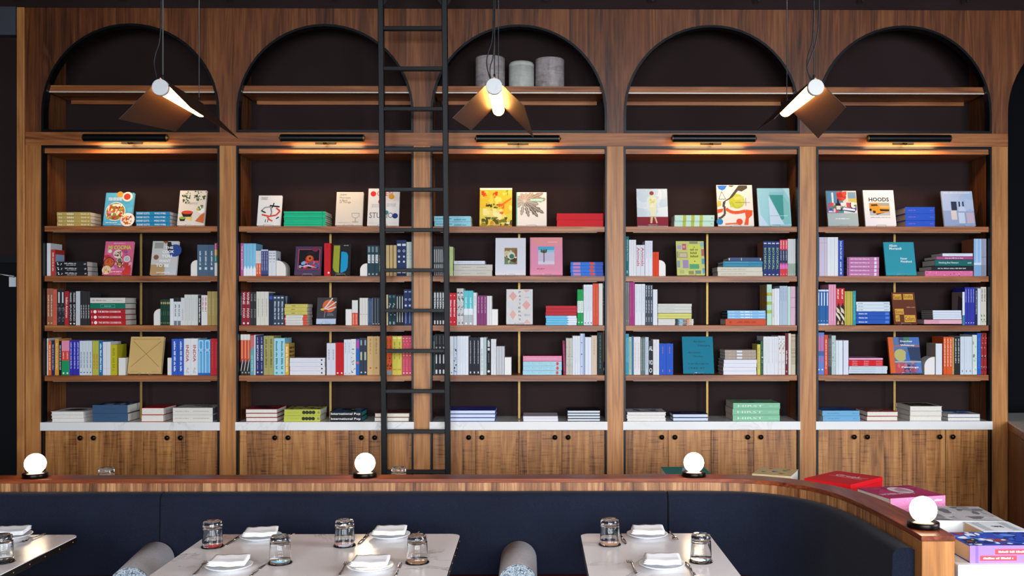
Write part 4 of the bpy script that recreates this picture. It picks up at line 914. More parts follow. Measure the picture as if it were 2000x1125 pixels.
U(1656, 1735, 3, 658, '222a50', 'red topped books with pink zigzag', [('r', 0, .72, 1, 1, 'cf3a4a'), ('sd', .75, .97, .4, 'e8c8cc'), ('sd', .44, .7, .4, 'b8bccc'), ('r', 0, 0, 1, .25, 'c83a48'), ('p', [(0, .2), (1, .2), (1, .27), (.7, .38), (.5, .3), (.2, .38), (0, .3)], 'd86ab0'), ('c', .5, .05, .15, 'e8c8cc')])
U(1736, 1826, 4, 650, 'c6c8c8', 'pale grey books with sage feet', [('r', 0, 0, 1, .34, '94a394'), ('c', .5, .05, .2, 'd0d8d0')])
row(3, 2)
U(95, 150, 2, 55, '6f6d6a', 'tall grey books', sd('b0aeaa', .25, .75, .98) + [('c', .5, .1, .2, 'b0aeaa')])
U(151, 204, 2, 55, 'a02c74', 'tall magenta books', sd('c878a8', .15, .2, .95))
U(205, 307, 3, 75, 'd2d6dc', 'tall white books left of slate ones', sd('a4acb8', .2, .3, .95))
U(308, 385, 3, 85, '3c4652', 'tall slate books', [('sd', .7, .98, .4, 'ccd2d8'), ('sd', .3, .62, .4, 'ccd2d8'), ('sd', .08, .2, .3, 'ccd2d8')])
U(386, 431, 1, 130, 'd2d6de', 'white slim book left of the lying stack')
S(433, 795, 4, 425, 486, 'd6d4d0', 'stacked white books with bright striped ends', [('r', 0, .40, 1, .52, '3a3e44'), ('r', .4, .3, 1, .44, '5aa0c0'), ('r', 0, .18, .6, .3, '2a2e34'), ('r', .3, .12, 1, .2, 'd87a4a'), ('r', 0, .02, .8, .1, 'e0dcc0'), ('r', .2, .04, .5, .12, '8a6a4a')], w=.22)
S(433, 778, 2, 368, 424, 'cbc76a', 'stacked yellow lime books', sd('dcd88a', .2, .1, .9), w=.21)
S(433, 778, 3, 272, 367, 'cbc9c0', 'stacked off-white books', [('sd', .5, .95, .15, '9a988e')], w=.21)
S(1110, 1522, 1, 425, 483, 'c44a28', 'red orange book beneath light blue ones', [('sd', .25, .72, .35, 'a03a1c'), ('c', .5, .88, .2, 'a03a1c')], hard=True, w=.22)
S(1130, 1520, 3, 340, 425, '86b8de', 'stacked light blue books', [('sd', .36, .66, .5, 'e8f0f6'), ('sd', .8, .96, .3, 'd0e0ee'), ('sd', .04, .18, .3, 'd0e0ee')], w=.21, page=mat('2a2b30', .8))
U(1527, 1576, 1, 80, 'b0d4c4', 'tall mint book with lime stripes', [('r', 0, .72, 1, .8, 'b0a83c'), ('r', 0, .5, 1, .58, 'a0b040'), ('r', 0, .29, 1, .37, 'a0b040'), ('sd', .3, .9, .2, '9ac4b0')], (), [('r', 0, 0, 1, 1, 'b8946a'), ('r', .2, 0, .3, 1, '8a6a44'), ('r', .55, 0, .68, 1, 'a08058'), ('r', 0, .72, 1, .8, 'c48a2c'), ('r', 0, .5, 1, .58, 'c48a2c')], w=.22)  # pale brown back cover: shade on that side painted into the colour
U(1578, 1604, 1, 125, 'd0d0c8', 'off-white slim book right of mint', sd('8a8a84', .3, .2, .6))
U(1605, 1654, 2, 120, 'd6dae4', 'white slim books')
U(1655, 1734, 3, 95, 'a9b6c8', 'pale blue grey books', sd('7c8aa0', .25, .6, .95))
U(1735, 1764, 1, 100, 'b4d0c8', 'pale mint slim book')
U(1765, 1826, 2, 100, 'cfaabc', 'pale pink books', [('r', 0, .7, 1, .72, 'b890a4'), ('r', 0, .45, 1, .47, 'b890a4')])
row(3, 3)
U(95, 145, 2, 575, '3b9ab4', 'turquoise blue books', sd('a4d4e0', .3, .3, .9))
U(146, 174, 1, 605, 'a0b0a0', 'sage slim book', sd('7a8a7c', .3))
U(175, 192, 1, 598, '1a6a94', 'thin dark cyan book')
U(193, 261, 2, 605, 'd6d0d2', 'pinkish white books', sd('b8a8b0', .3, .15, .85))
U(262, 307, 2, 610, '5c6c6c', 'grey green books', sd('b0bcbc', .3, .1, .95))
U(308, 343, 1, 608, 'b2bec8', 'pale blue grey slim book', sd('8a98a4', .3))
U(344, 387, 1, 650, '1c2024', 'black book with huge white capitals', [('t', 'AL', .05, .72, .9, 'dadcde', .14, .02), ('t', 'VO', .05, .3, .9, 'dadcde', .14, .02), ('t', 'O', .1, .06, .7, 'dadcde', .14, .02)])
U(388, 448, 2, 632, 'd4d4d6', 'white books left of royal blue ones', sd('b0b0b8', .15, .1, .9))
U(450, 588, 2, 672, '1a4fb4', 'broad royal blue books', [('sd', .68, .9, .12, 'c07ab0'), ('sd', .08, .17, .12, 'c07ab0')], hard=True)
F(690, 1000, 602, '06708a', 'deep teal cover with dark type', [('t', 'Ardent', .36, .84, .4, '0a3a4a', .055), ('t', 'Nature', .52, .73, .38, '0a3a4a', .055), ('t', 'Arshile', .18, .54, .4, '0a3a4a', .055), ('t', 'Gorky', .34, .43, .32, '0a3a4a', .06), ('t', 'Landscapes', .18, .23, .66, '0a3a4a', .065), ('t', '1943-47', .18, .12, .52, '0a3a4a', .05)], t=.016)
S(1090, 1428, 4, 832, 982, 'd8d8e0', 'stacked thick white books', hard=True, w=.22, page=mat('a89488', .8))
S(1105, 1424, 3, 735, 831, 'a8988a', 'stacked patterned books', [('b', 94, 26, .05, .03, .95, .97, .04, .1, ['3a302a', 'e0dcd4', '4a5a9a', '1e1c1c', 'c89a7a', 'e4e0da']), ('r', .2, .45, .8, .62, 'd4d8e4')], w=.2)
U(1430, 1462, 1, 680, 'ccbc5c', 'yellow slim book', sd('a0943c', .4))
U(1464, 1489, 1, 645, '2f5c40', 'dark green patterned book', [('b', 95, 10, .1, .1, .9, .9, .2, .35, ['1c2420', '5a8a6a', 'c8d0c8'])])
U(1491, 1640, 4, 602, 'd5d5da', 'white books with grey print', sd('a8a8b2', .15, .3, .95), hard=True)
U(1641, 1709, 2, 595, 'd6d2d2', 'white floral books', [('b', 96, 8, .1, .6, .9, .95, .12, .25, ['3a5a44', '8aa890']), ('c', .4, .68, .2, 'c04a44'), ('c', .6, .56, .15, 'c8605a'), ('b', 97, 6, .1, .1, .9, .4, .15, .3, ['b4c4d8', 'd8b0b8'])])
U(1710, 1741, 1, 568, '641626', 'maroon book with white title', [('sd', .25, .58, .45, 'e0d0d4'), ('sd', .05, .1, .4, 'c8b0b4')])
U(1743, 1769, 1, 570, 'd8ccc0', 'cream slim book right of maroon')
U(1770, 1826, 3, 578, 'b8a890', 'beige books with dark botanical pattern', [('b', 98, 12, .05, .28, .95, .95, .15, .35, ['2c3028', '4a4438', 'd8ccb8', 'b06a54']), ('r', 0, 0, 1, .25, 'c8bca4')])
row(3, 4)
S(178, 505, 3, 270, 347, 'd6d4da', 'stacked pale picture books', top=[('b', 99, 18, .3, .2, .7, .85, .05, .1, ['2a2a2c', '4a4a4e']), ('d', .1, .1, .25, .9, 3, '8a8a90')], out='edge', hard=True, w=.25)
S(555, 850, 2, 285, 347, '1c2450', 'stacked dark navy books with white page edges', top=[('r', .01, .01, .99, .99, '1e2654'), ('b', 100, 14, .35, .3, .65, .75, .04, .09, ['b8482c', '3a6ac0', 'c8884a'])], out='edge', hard=True, w=.165, page=mat('c8d0e0', .8))
S(1045, 1433, 3, 195, 343, '7fb795', 'stacked mint patterned books', [('s', 'HIRST', .36, .9, .36, 'c8dccc'), ('sd', .04, .24, .18, 'a8cab4'), ('r', .02, .0, .06, 1, '6aa382')], top=[('b', 101, 20, .05, .05, .95, .95, .06, .14, ['5a9470', '8ab894', '76a888', 'a8b878'])], w=.27, page=mat('c8b0a8', .8))

# ============ rightmost bay
row(4, 0)
F(245, 550, 168, 'a6b4b8', 'sage cover with a colourful still life', [('r', 0, .36, 1, 1, '5a7f94'), ('r', .55, .36, 1, 1, 'd8d4c4'), ('r', .2, .62, .28, .97, 'dcdad0'), ('r', .05, .62, .38, .97, '4f86a8'), ('r', .18, .66, .24, .95, 'e0e0da'), ('b', 102, 14, .34, .72, .68, .98, .06, .11, ['c8342c', 'd84a38', 'b82a28']), ('r', .72, .78, .98, .96, '7a9ab0'), ('p', [(.72, .7), (1, .66), (1, .78), (.74, .78)], 'c8b45a'), ('b', 103, 22, .02, .38, .98, .66, .05, .12, ['d8d8d0', '3a5aa0', 'c84a5a', 'e0a0b0', '5a7a4a', '3a3030', 'c87a3a', 'e4e0d8']), ('r', .3, .44, .46, .64, '1e1a1e'), ('r', .31, .46, .45, .57, 'd8d4c8'), ('p', [(.34, .64), (.42, .64), (.39, .78), (.37, .78)], '2a1a20'), ('p', [(.5, .44), (.9, .38), (.96, .46), (.58, .54)], '2c4a9a'), ('p', [(.5, .46), (.92, .42), (.92, .47), (.56, .52)], 'e4e4e0'), ('b', 104, 6, .04, .38, .28, .5, .04, .08, ['d86a9a', 'c84a5a', 'e8b8c8']), ('r', 0, 0, 1, .36, 'a2b0b2'), ('d', .26, .17, .72, .22, 1, 'dce4e4')], t=.016)
F(620, 928, 162, 'd8d8de', 'white cover lettered HOODS with an orange car', [('t', 'HOODS', .17, .68, .66, '24262c', .115, .03), ('r', .17, .29, .83, .645, '9a968c'), ('r', .17, .29, .83, .38, 'aeb0b0'), ('p', [(.18, .6), (.3, .645), (.46, .645), (.5, .56), (.82, .55), (.83, .45), (.76, .4), (.54, .36), (.36, .34), (.18, .46)], 'd88a24'), ('p', [(.22, .6), (.42, .61), (.46, .56), (.24, .55)], '3a3630'), ('p', [(.5, .47), (.82, .46), (.8, .41), (.52, .41)], '2a241e'), ('c', .32, .39, .05, '26221e'), ('c', .2, .45, .04, '26221e'), ('p', [(.36, .34), (.54, .36), (.76, .4), (.6, .36), (.4, .31)], '3a3630'), ('p', [(.5, .56), (.82, .55), (.78, .5), (.5, .5)], 'e0a860'), ('d', .18, .21, .84, .25, 1, '9a9ca8')], t=.018)
S(1015, 1318, 3, 328, 520, '1f4fc0', 'stacked cobalt blue books', [('sd', .66, .9, .15, '8a6ac8'), ('sd', .06, .16, .15, '8a6ac8')], hard=True, w=.21, page=mat('b8a8a0', .8))
F(1410, 1722, 172, 'a8b6d4', 'pale blue cover with a still life of blocks', [('r', 0, .42, 1, .94, 'a4b6d8'), ('b', 105, 10, .5, .5, 1, .94, .1, .2, ['9ab2d8', 'b0bedc', 'a8b8da']), ('r', 0, 0, 1, .44, '8a9cc4'), ('d', .08, .92, .92, .965, 1, 'd4dcec'), ('r', .28, .45, .46, .7, '2c3450'), ('r', .52, .55, .57, .7, '2c3450'), ('r', .64, .56, .69, .7, '343c58'), ('p', [(.5, .42), (.76, .42), (.68, .56), (.56, .56)], 'b4c4e0'), ('r', .25, .18, .43, .44, 'ccc4c4'), ('r', .48, .08, .68, .38, 'b8c8e0'), ('r', .74, .08, .97, .38, 'b8a8bc'), ('b', 106, 6, .7, .4, .96, .6, .05, .1, ['94acd4', 'a8b8da'])], t=.016)
row(4, 1)
U(118, 150, 1, 600, '356ab4', 'blue book with pink panels', [('r', .15, .55, .85, .92, 'a06aa8'), ('r', .2, .28, .8, .45, '8a6ab0'), ('c', .5, .15, .25, 'd8e0ec')])
U(153, 234, 3, 632, 'c2b6c8', 'pale lilac books', [('r', 0, .85, 1, .86, 'a89cb0')])
U(235, 344, 3, 632, 'd8dae0', 'broad white books right of lilac ones')
U(346, 397, 1, 662, '2a4aa8', 'royal blue book with white title', [('sd', .05, .4, .35, 'd0d8ec'), ('sd', .46, .97, .3, 'd0d8ec')])
S(430, 757, 5, 830, 1016, 'b772a4', 'stacked mauve ringbound books', [('sd', .3, .9, .3, 'e4cfe0'), ('r', .1, .08, .9, .15, 'd8d0e4')] + [('r', .1 + .2 * k, .94, .2 + .2 * k, .985, '1c1a20') for k in range(5)], w=.2, jit=.001, page=mat('4a4448', .8))
F(825, 1130, 682, '2f94a6', 'turquoise cover with white serif type', [('t', 'Album', .18, .86, .26, 'e4eef0', .075, .02), ('t', 'Morandi', .18, .77, .4, 'e4eef0', .075, .02), ('t', 'Never', .52, .47, .22, 'e0eaec', .065, .02), ('t', 'Finished', .52, .38, .36, 'e0eaec', .065, .02)], t=.016)
S(1210, 1698, 1, 968, 1014, 'd46a9c', 'pink marbled book at the foot of the mixed pile', [('b', 107, 22, .05, .03, .95, .97, .05, .12, ['e8a8c4', 'c04a80', '5a2a40', 'e4c8d4'])], hard=True, w=.25)
S(1275, 1698, 1, 922, 967, '16181f', 'black book in the mixed pile', [('sd', .15, .85, .3, 'c8ccd4')], hard=True, w=.24)
S(1310, 1698, 1, 858, 921, '04605f', 'teal green book in the mixed pile', [('s', 'Nothing But Flowers', .38, .9, .36, 'd8e4e4'), ('sd', .04, .14, .2, 'd8e4e4')], hard=True, w=.24)
S(1325, 1698, 1, 826, 857, 'a84a84', 'mauve book in the mixed pile', [('sd', .25, .76, .4, 'e8d8e4')], w=.22)
S(1385, 1696, 1, 793, 825, 'd4dae6', 'white book topping the mixed pile', sd('a8b0c0', .2, .3, .8), w=.2)
U(1702, 1780, 2, 648, '8fb4de', 'light blue books', [('r', 0, 0, 1, .35, '7aa4cc'), ('r', 0, .3, 1, .36, 'c8d8ea'), ('r', .6, .36, 1, 1, 'a8c8e8')], (), [('r', 0, 0, 1, 1, '94563c')])  # brown back covers paint in the weak, warm light on left sides
U(1781, 1838, 3, 648, '9c9cb0', 'lavender grey books', [('r', 0, .5, 1, .52, '7c7c90'), ('r', 0, 0, 1, .3, '8a8a9c')])
row(4, 2)
U(120, 247, 4, 132, '205c9c', 'blue books with white bands', [('r', 0, .95, 1, 1, 'c8d4e4'), ('r', 0, 0, 1, .04, 'c8d4e4'), ('r', .4, .55, .75, .92, 'd4dce8'), ('c', .5, .12, .15, 'e0e6ee')])
U(248, 321, 3, 80, 'd690ac', 'tall pink books', [('r', .4, .1, .55, .95, 'e4b4c8')])
U(322, 407, 2, 118, 'c42a34', 'red books with black and cream feet', [('sd', .7, .97, .4, 'ecd8d4'), ('r', 0, 0, 1, .5, '1c1a1a'), ('p', [(0, .5), (.8, .42), (1, .3), (.2, .36)], 'd8c4a8'), ('p', [(0, .28), (1, .1), (1, .2), (0, .36)], 'e0d0b8'), ('p', [(.2, .02), (.8, .02), (.5, .14)], 'd8a880'), ('p', [(.2, .5), (.7, .62), (.9, .5)], '1c1a1a')])
U(409, 489, 4, 148, 'b4a63e', 'olive yellow books', sd('d4c878', .2, .2, .9))
U(490, 521, 1, 145, '22909c', 'teal slim book', sd('8accd0', .2))
S(524, 868, 3, 352, 477, '1b4fae', 'stacked cobalt books with white titles', [('sd', .66, .93, .3, 'dce4f0'), ('r', .2, .03, .8, .14, '4a7acc')], w=.22)
S(524, 868, 3, 252, 351, 'ccd8e2', 'stacked ice white books', [('sd', .8, .95, .25, '5a6a7a'), ('sd', .04, .18, .25, '5a6a7a')], w=.22)
F(905, 1137, 160, '65301c', 'brown cover with big yellow blocky letters', [('r', .06, .77, .42, .95, 'cf9c3c'), ('r', .5, .77, .92, .95, 'cf9c3c'), ('t', 'Sean', .08, .79, .3, '65301c', .12), ('t', 'Scully', .52, .79, .36, '65301c', .13), ('r', .08, .3, .46, .48, 'cf9c3c'), ('t', 'Some', .1, .33, .32, '65301c', .1), ('r', .08, .08, .26, .28, 'cf9c3c'), ('t', 'of', .1, .11, .12, '65301c', .12), ('r', .46, .06, .94, .28, 'cf9c3c'), ('t', 'Colors', .48, .1, .42, '65301c', .13), ('d', .6, .5, .95, .54, 1, 'c8a080')], t=.016, stand=True)
S(1200, 1586, 1, 432, 477, 'd294a8', 'pink book beneath white ones', [('r', .1, .0, .9, .6, 'dca8b8')], w=.23, page=mat('b8aaa4', .8))
S(1290, 1584, 4, 338, 431, 'cfd6e4', 'stacked white books', w=.21, page=mat('8a7c78', .8))
U(1588, 1611, 1, 155, 'd4dae6', 'white slim book left of violet blue ones', [('r', 0, 0, 1, .3, '3a7a9a')], (), [('r', .0, 0, 1, 1, '8a7470'), ('p', [(.5, .2), (1, .1), (1, .8), (.6, .9)], '4a3a4a')])  # grey-brown back: dim light on the left side put into its colour
U(1613, 1714, 4, 108, '2a2f9e', 'violet blue books', sd('c8ccec', .25, .6, .95) + [('c', .5, .06, .2, 'c8ccec')])
U(1715, 1739, 1, 125, '1a2048', 'navy slim book', sd('d0d4e4', .35, .3, .95))
U(1740, 1771, 1, 120, 'd2d8e0', 'white slim book right of navy')
U(1772, 1836, 2, 105, 'cdc8ba', 'cream books with floral print', [('sd', .6, .95, .4, '4a4a44'), ('b', 108, 5, .1, .08, .9, .28, .2, .35, ['3a6a3a', '5a8a4a', '2a3a2a'])])
row(4, 3)
U(120, 204, 2, 562, '5e7cc0', 'blue violet books with pink blocks', [('r', .1, .55, .9, .92, 'c06a94'), ('r', .2, .3, .8, .42, '9a6aa4'), ('c', .5, .12, .22, 'd8e0ec'), ('r', 0, .45, 1, .56, '44609a')])
U(206, 241, 1, 585, 'cf4630', 'red orange slim book', sd('ecc8bc', .35))
U(243, 277, 2, 582, '3a3c40', 'dark grey slim books', sd('b8babc', .4, .2, .9))
U(278, 320, 1, 592, 'aebcba', 'pale sage book', [('b', 109, 8, .1, .05, .9, .9, .15, .3, ['8aa8a4', 'c4d0cc', '7a9a98'])])
U(322, 391, 3, 640, 'd0d8e0', 'white blue books')
U(396, 447, 1, 640, 'd0d2de', 'broad lavender white book left of the red stack')
S(449, 840, 4, 898, 974, 'c8d2dc', 'stacked pale blue books with navy wave ends', [('b', 110, 8, .05, .05, .95, .22, .05, .09, ['2a3448', '3a4a60', '1e2838']), ('r', 0, .3, .3, .95, 'aab8c4')], w=.23)
S(449, 797, 3, 838, 897, 'd01420', 'stacked red books with white print', [('sd', .75, .9, .35, 'f0dcdc'), ('sd', .42, .56, .35, 'f0dcdc'), ('sd', .04, .2, .25, 'f0dcdc')], w=.22)
S(449, 795, 1, 815, 837, 'cf8ab0', 'pink book topping the red pile', [('r', .1, 0, .9, 1, 'd89abc')], [('r', .01, .01, .99, .99, 'd8a0c0')], w=.22)
F(872, 1185, 608, '4a6a9a', 'blue abstract cover with orange spine edge', [('r', 0, 0, .16, 1, 'd0602c'), ('r', .16, 0, 1, 1, '54709c'), ('r', .34, .8, .5, 1, '3c4a78'), ('r', .5, .86, .68, 1, '3f7c5c'), ('r', .72, .82, 1, 1, '4a6cb0'), ('l', [(.16, .74), (.5, .77), (1, .75)], .03, 'c45a4a'), ('c', .36, .5, .2, 'b4ac6c'), ('p', [(.6, .72), (1, .72), (1, .34), (.66, .36)], '2f3c5c'), ('c', .58, .45, .06, '3a6ac0', .16), ('r', .16, .3, 1, .33, 'b8b0a0'), ('r', .16, .0, .44, .28, 'b84a50'), ('r', .44, .02, .64, .24, '2a3a6a'), ('r', .64, 0, .82, .22, '8a4a6a'), ('r', .84, .02, 1, .3, '4a7ac0'), ('b', 111, 10, .2, .02, .95, .3, .03, .07, ['c86a6a', '3a4a8a', '9a5a7a']), ('t', 'Stanley', .38, .85, .4, 'e4e8ec', .06, .02), ('t', 'Whitney', .38, .74, .46, 'e4e8ec', .06, .02), ('t', 'Paintings', .36, .13, .54, 'e4e8ec', .06, .02)], t=.02, spcol='d0602c')
B(1208, 1311, 805, 'left', 'left of the white pair')
U(1320, 1386, 2, 672, 'd2d6de', 'white books beside the rounded bookend', (), (), [('r', 0, 0, 1, 1, 'a8988e')])  # brownish backs on white covers: poorly lit left side painted in
U(1397, 1487, 3, 605, 'd2521f', 'bright orange books', sd('f0d8c8', .35, .2, .95))
U(1488, 1504, 1, 610, 'b89a5a', 'thin amber patterned book', [('b', 112, 8, .1, .1, .9, .9, .2, .35, ['c84a2a', 'd8c08a'])])
U(1506, 1565, 2, 605, '1e2024', 'black slim books with white titles', sd('c8ccd0', .4, .3, .95))
U(1568, 1686, 3, 602, 'c6d0da', 'pale blue white books', [('r', .4, .06, .65, .12, '7a8a9a'), ('sd', .3, .9, .1, 'a8b4c0')], hard=True)
U(1688, 1734, 1, 585, 'c8d4cc', 'white book with pale green pattern', [('b', 113, 8, .1, .1, .9, .9, .2, .35, ['a8c0b0', '6a7a74', 'd8e0d8'])])
U(1736, 1774, 1, 568, '1a5cb8', 'bright blue book', sd('4a86d4', .3))
U(1775, 1838, 2, 568, '9a1f24', 'red and black patterned books', [('b', 114, 24, .03, .02, .97, .98, .15, .3, ['1e1a1c', 'c83a2c', '2a2024', 'c8b8a8', 'b82428'])])
row(4, 4)
S(360, 668, 2, 258, 337, '6aa2c8', 'stacked light blue books', [('sd', .55, .88, .15, '3a7aa4'), ('sd', .06, .2, .15, '3a7aa4')], top=[('r', .01, .01, .99, .99, '34549a'), ('b', 115, 10, .1, .1, .9, .9, .1, .2, ['2c4a8c', '4a68b0'])], w=.24)
S(718, 978, 2, 265, 336, 'a83a34', 'stacked brick red books with white page edges', top=[('b', 116, 14, .05, .05, .95, .95, .1, .2, ['8a7a74', '6a5a54', 'a89a90'])], out='edge', hard=True, w=.25)
S(1068, 1337, 3, 222, 336, 'cfc6b8', 'stacked cream books with dark picture top', top=[('r', .1, .1, .9, .9, '2a2422'), ('b', 117, 8, .2, .2, .8, .8, .08, .16, ['4a3c34', '8a8480'])], out='edge', hard=True, w=.27)
S(1378, 1645, 2, 285, 336, '2458b0', 'stacked white and cobalt paperbacks', top=[('r', .3, .0, 1, 1, 'd4d8e0'), ('b', 118, 10, .2, .3, .8, .98, .08, .2, ['2458b0', '1e4aa0'])], out='edge', w=.25)

# past three hundred books: the runs that show largest stay single things, the slimmest become one object
NB = sum(len(r[1]) for r in RUNS); KEEP = 300 - 8 - sum(1 for o in COL.objects if o.name.startswith('display_book'))
RUNS.sort(key=lambda r: -r[0]); cnt = 0; rest = []
for area_, lst in RUNS:
    if cnt + len(lst) <= KEEP: cnt += len(lst)
    else: rest += lst
if rest:
    mb = MB(); names = []
    for o in rest:
        M = o.matrix_basis.copy()
        for q in [o] + kids(o):
            me = q.data; mi = [mb.mi(m) for m in me.materials]; off_ = len(mb.v)
            mb.v += [tuple(M @ v.co) for v in me.vertices]
            for p in me.polygons: mb.f.append(tuple(off_ + k for k in p.vertices)); mb.m.append(mi[p.material_index]); mb.sm.append(False)
            names.append(q.name)
    for nme in names: bpy.data.objects.remove(bpy.data.objects[nme])
    o = mb.build('books'); o['kind'] = 'stuff'
    tag(o, 'the slimmest books of the upright rows and low piles on all the shelves', 'book')
# ---------------------------------------------------------------- banquette along a path that turns towards the room's front
def spline(P, n):
    out = []
    for i in range(len(P) - 1):
        p0, p1, p2, p3 = P[max(i - 1, 0)], P[i], P[i + 1], P[min(i + 2, len(P) - 1)]
        for k in range(n):
            t = k / n
            out.append(tuple(.5 * ((2 * b) + (-a + c) * t + (2 * a - 5 * b + 4 * c - d) * t * t + (-a + 3 * b - 3 * c + d) * t ** 3) for a, b, c, d in zip(p0, p1, p2, p3)))
    out.append(P[-1]); return out
ctrl = [(.60, 5.034), (.80, 5.034), (.94, 5.026), (1.08, 5.003), (1.19, 4.958), (1.275, 4.89), (1.365, 4.775), (1.43, 4.62), (1.466, 4.44), (1.486, 4.2), (1.497, 3.95), (1.4985, 3.757)]
XLEFT = -3.45
PATH = [(XLEFT, 5.034), (-2.0, 5.034), (-.6, 5.034)] + spline(ctrl, 5)
NRM = []
for i in range(len(PATH)):
    a, b = PATH[max(i - 1, 0)], PATH[min(i + 1, len(PATH) - 1)]
    dx, dy = b[0] - a[0], b[1] - a[1]; L = math.hypot(dx, dy)
    NRM.append((-dy / L, dx / L))          # points away from the seat
NRM[-1] = (1.0, 0.0)
def sweep(mb, prof, m, i0=0, i1=None, smooth=False):
    """closed profile [(offset, z)] carried along PATH[i0..i1]"""
    i1 = len(PATH) - 1 if i1 is None else i1
    n = len(prof); vs = []; fs = []
    for i in range(i0, i1 + 1):
        for o, z in prof: vs.append((PATH[i][0] + NRM[i][0] * o, PATH[i][1] + NRM[i][1] * o, z))
    k = i1 - i0
    for i in range(k):
        for j in range(n):
            fs.append((i * n + j, i * n + (j + 1) % n, (i + 1) * n + (j + 1) % n, (i + 1) * n + j))
    fs.append(tuple(range(n))[::-1]); fs.append(tuple(k * n + j for j in range(n)))
    mb.add(vs, fs, m, smooth)
def idx_at(x):
    return min(range(len(PATH)), key=lambda i: abs(PATH[i][0] - x) + (0 if PATH[i][1] > 4.6 else 9))
ZL = .913
banq = empty('banquette', (-.8, 4.9, 0)); bo = Vector(banq.location)
tag(banq, 'long dark navy banquette with a walnut ledge curving towards the front at its right end', 'banquette')
def bbuild(mb, name, bevel=0.0, label=None):
    o = mb.build(name, banq, bevel=bevel, label=label); o.location = -bo; return o
isp = idx_at(1.275)
mb = MB(); sweep(mb, [(0, ZL - .021), (.131, ZL - .021), (.131, ZL), (0, ZL)], W_LEDGE, 0, isp); bbuild(mb, 'ledge', .002)
mb = MB(); sweep(mb, [(-.001, ZL - .021), (.132, ZL - .021), (.132, ZL + .0005), (-.001, ZL + .0005)], W_LEDGE2, isp); bbuild(mb, 'curved_ledge', .002)
for (i0, i1) in ((0, idx_at(.80)), (idx_at(.80), len(PATH) - 3)):
    mb = MB(); sweep(mb, [(.004, .06), (.126, .06), (.126, ZL - .0215), (.004, ZL - .0215)], W_APRON, i0, i1); bbuild(mb, 'wood_back')
mb = MB(); mb.box(1.5005, 1.629, 3.76, 3.985, 0, ZL - .0215, W_POST); bbuild(mb, 'end_post', .003)

FAB = NT('navy_upholstery', .9, spec=.15); _v = FAB.coords()
_a = FAB.noise(_v, (260, 260, 260), 2); _b = FAB.noise(_v, (3, 3, 3), 3)
FAB.l(FAB.ramp(FAB.math('ADD', FAB.math('MULTIPLY', _a, .7), FAB.math('MULTIPLY', _b, .3)), [(.3, '0d101b'), (.7, '191e30')]), FAB.b.inputs['Base Color'])
FAB.b.inputs['Sheen Weight'].default_value = .04; FAB.bump(_a, .3, .001); FAB = FAB.m
SEAT = mat('3a1012', .5, spec=.3)
TC = .09
cprof = [(-.004 + .0, .44), (-.004, .845), (-.02, .853), (-.06, .853), (-TC + .012, .846), (-TC, .828), (-TC - .006, .65), (-TC, .455), (-TC + .012, .44)]
s1 = idx_at(-2.0); 
def path_insert(x):
    global PATH, NRM, isp
    for i in range(len(PATH) - 1):
        if PATH[i][0] < x < PATH[i + 1][0] and PATH[i][1] > 4.99:
            t = (x - PATH[i][0]) / (PATH[i + 1][0] - PATH[i][0])
            PATH.insert(i + 1, (x, PATH[i][1] + t * (PATH[i + 1][1] - PATH[i][1]))); NRM.insert(i + 1, NRM[i]); return i + 1
xa = atY(312, 1000, 4.94).x; xb = atY(1305, 1000, 4.94).x
g = .004
ia1 = path_insert(xa - g); ia2 = path_insert(xa + g); ib1 = path_insert(xb - g); ib2 = path_insert(xb + g)
for (i0, i1) in ((0, ia1), (ia2, ib1), (ib2, len(PATH) - 3)):
    mb = MB(); sweep(mb, cprof, FAB, i0, i1, True)
    o = bbuild(mb, 'back_cushion')
    e = o.modifiers.new('crisp', 'EDGE_SPLIT'); e.split_angle = R(50)
seat_out = [(p[0] - n[0] * .012, p[1] - n[1] * .012) for p, n in zip(PATH, NRM)]
def seat_block(x_in, y_in, z0, z1, m, name, bev=0.0):
    """flat block between the back line and a straight front edge that turns at the corner"""
    fr_ = [(XLEFT, y_in), (.72, y_in), (.86, y_in - .03), (x_in - .02, y_in - .13), (x_in, y_in - .28), (x_in, 3.82)]
    outl = seat_out[:len(PATH) - 3]
    def along(P, f):
        d = [0]
        for a, b in zip(P, P[1:]): d.append(d[-1] + math.hypot(b[0] - a[0], b[1] - a[1]))
        t = f * d[-1]
        for k in range(len(P) - 1):
            if t <= d[k + 1] + 1e-9:
                q = (t - d[k]) / (d[k + 1] - d[k] or 1); return (P[k][0] + (P[k + 1][0] - P[k][0]) * q, P[k][1] + (P[k + 1][1] - P[k][1]) * q)
        return P[-1]
    out_c = [p for p in outl if p[0] > .6]; ins = []
    fc = fr_[1:]; 
    for p in outl:
        if p[0] <= .6: ins.append((p[0], y_in))
    tot = len(out_c)
    ins += [along([(ins[-1][0] + .02, y_in)] + fc, k / (tot - 1)) for k in range(tot)]
    vs = []; fs = []
    for a, b in zip(outl, ins): vs += [(a[0], a[1], z0), (a[0], a[1], z1), (b[0], b[1], z1), (b[0], b[1], z0)]
    n = len(outl)
    for k in range(n - 1):
        for j in range(4): fs.append((4 * k + j, 4 * k + (j + 1) % 4, 4 * k + 4 + (j + 1) % 4, 4 * k + 4 + j))
    fs += [(3, 2, 1, 0), tuple(4 * (n - 1) + j for j in range(4))]
    mb = MB(); mb.add(vs, fs, m); bbuild(mb, name, bev)
seat_block(.98, 4.45, .361, .44, SEAT, 'seat_cushion', .012)
seat_block(1.02, 4.5, 0, .36, W_APRON, 'seat_base')

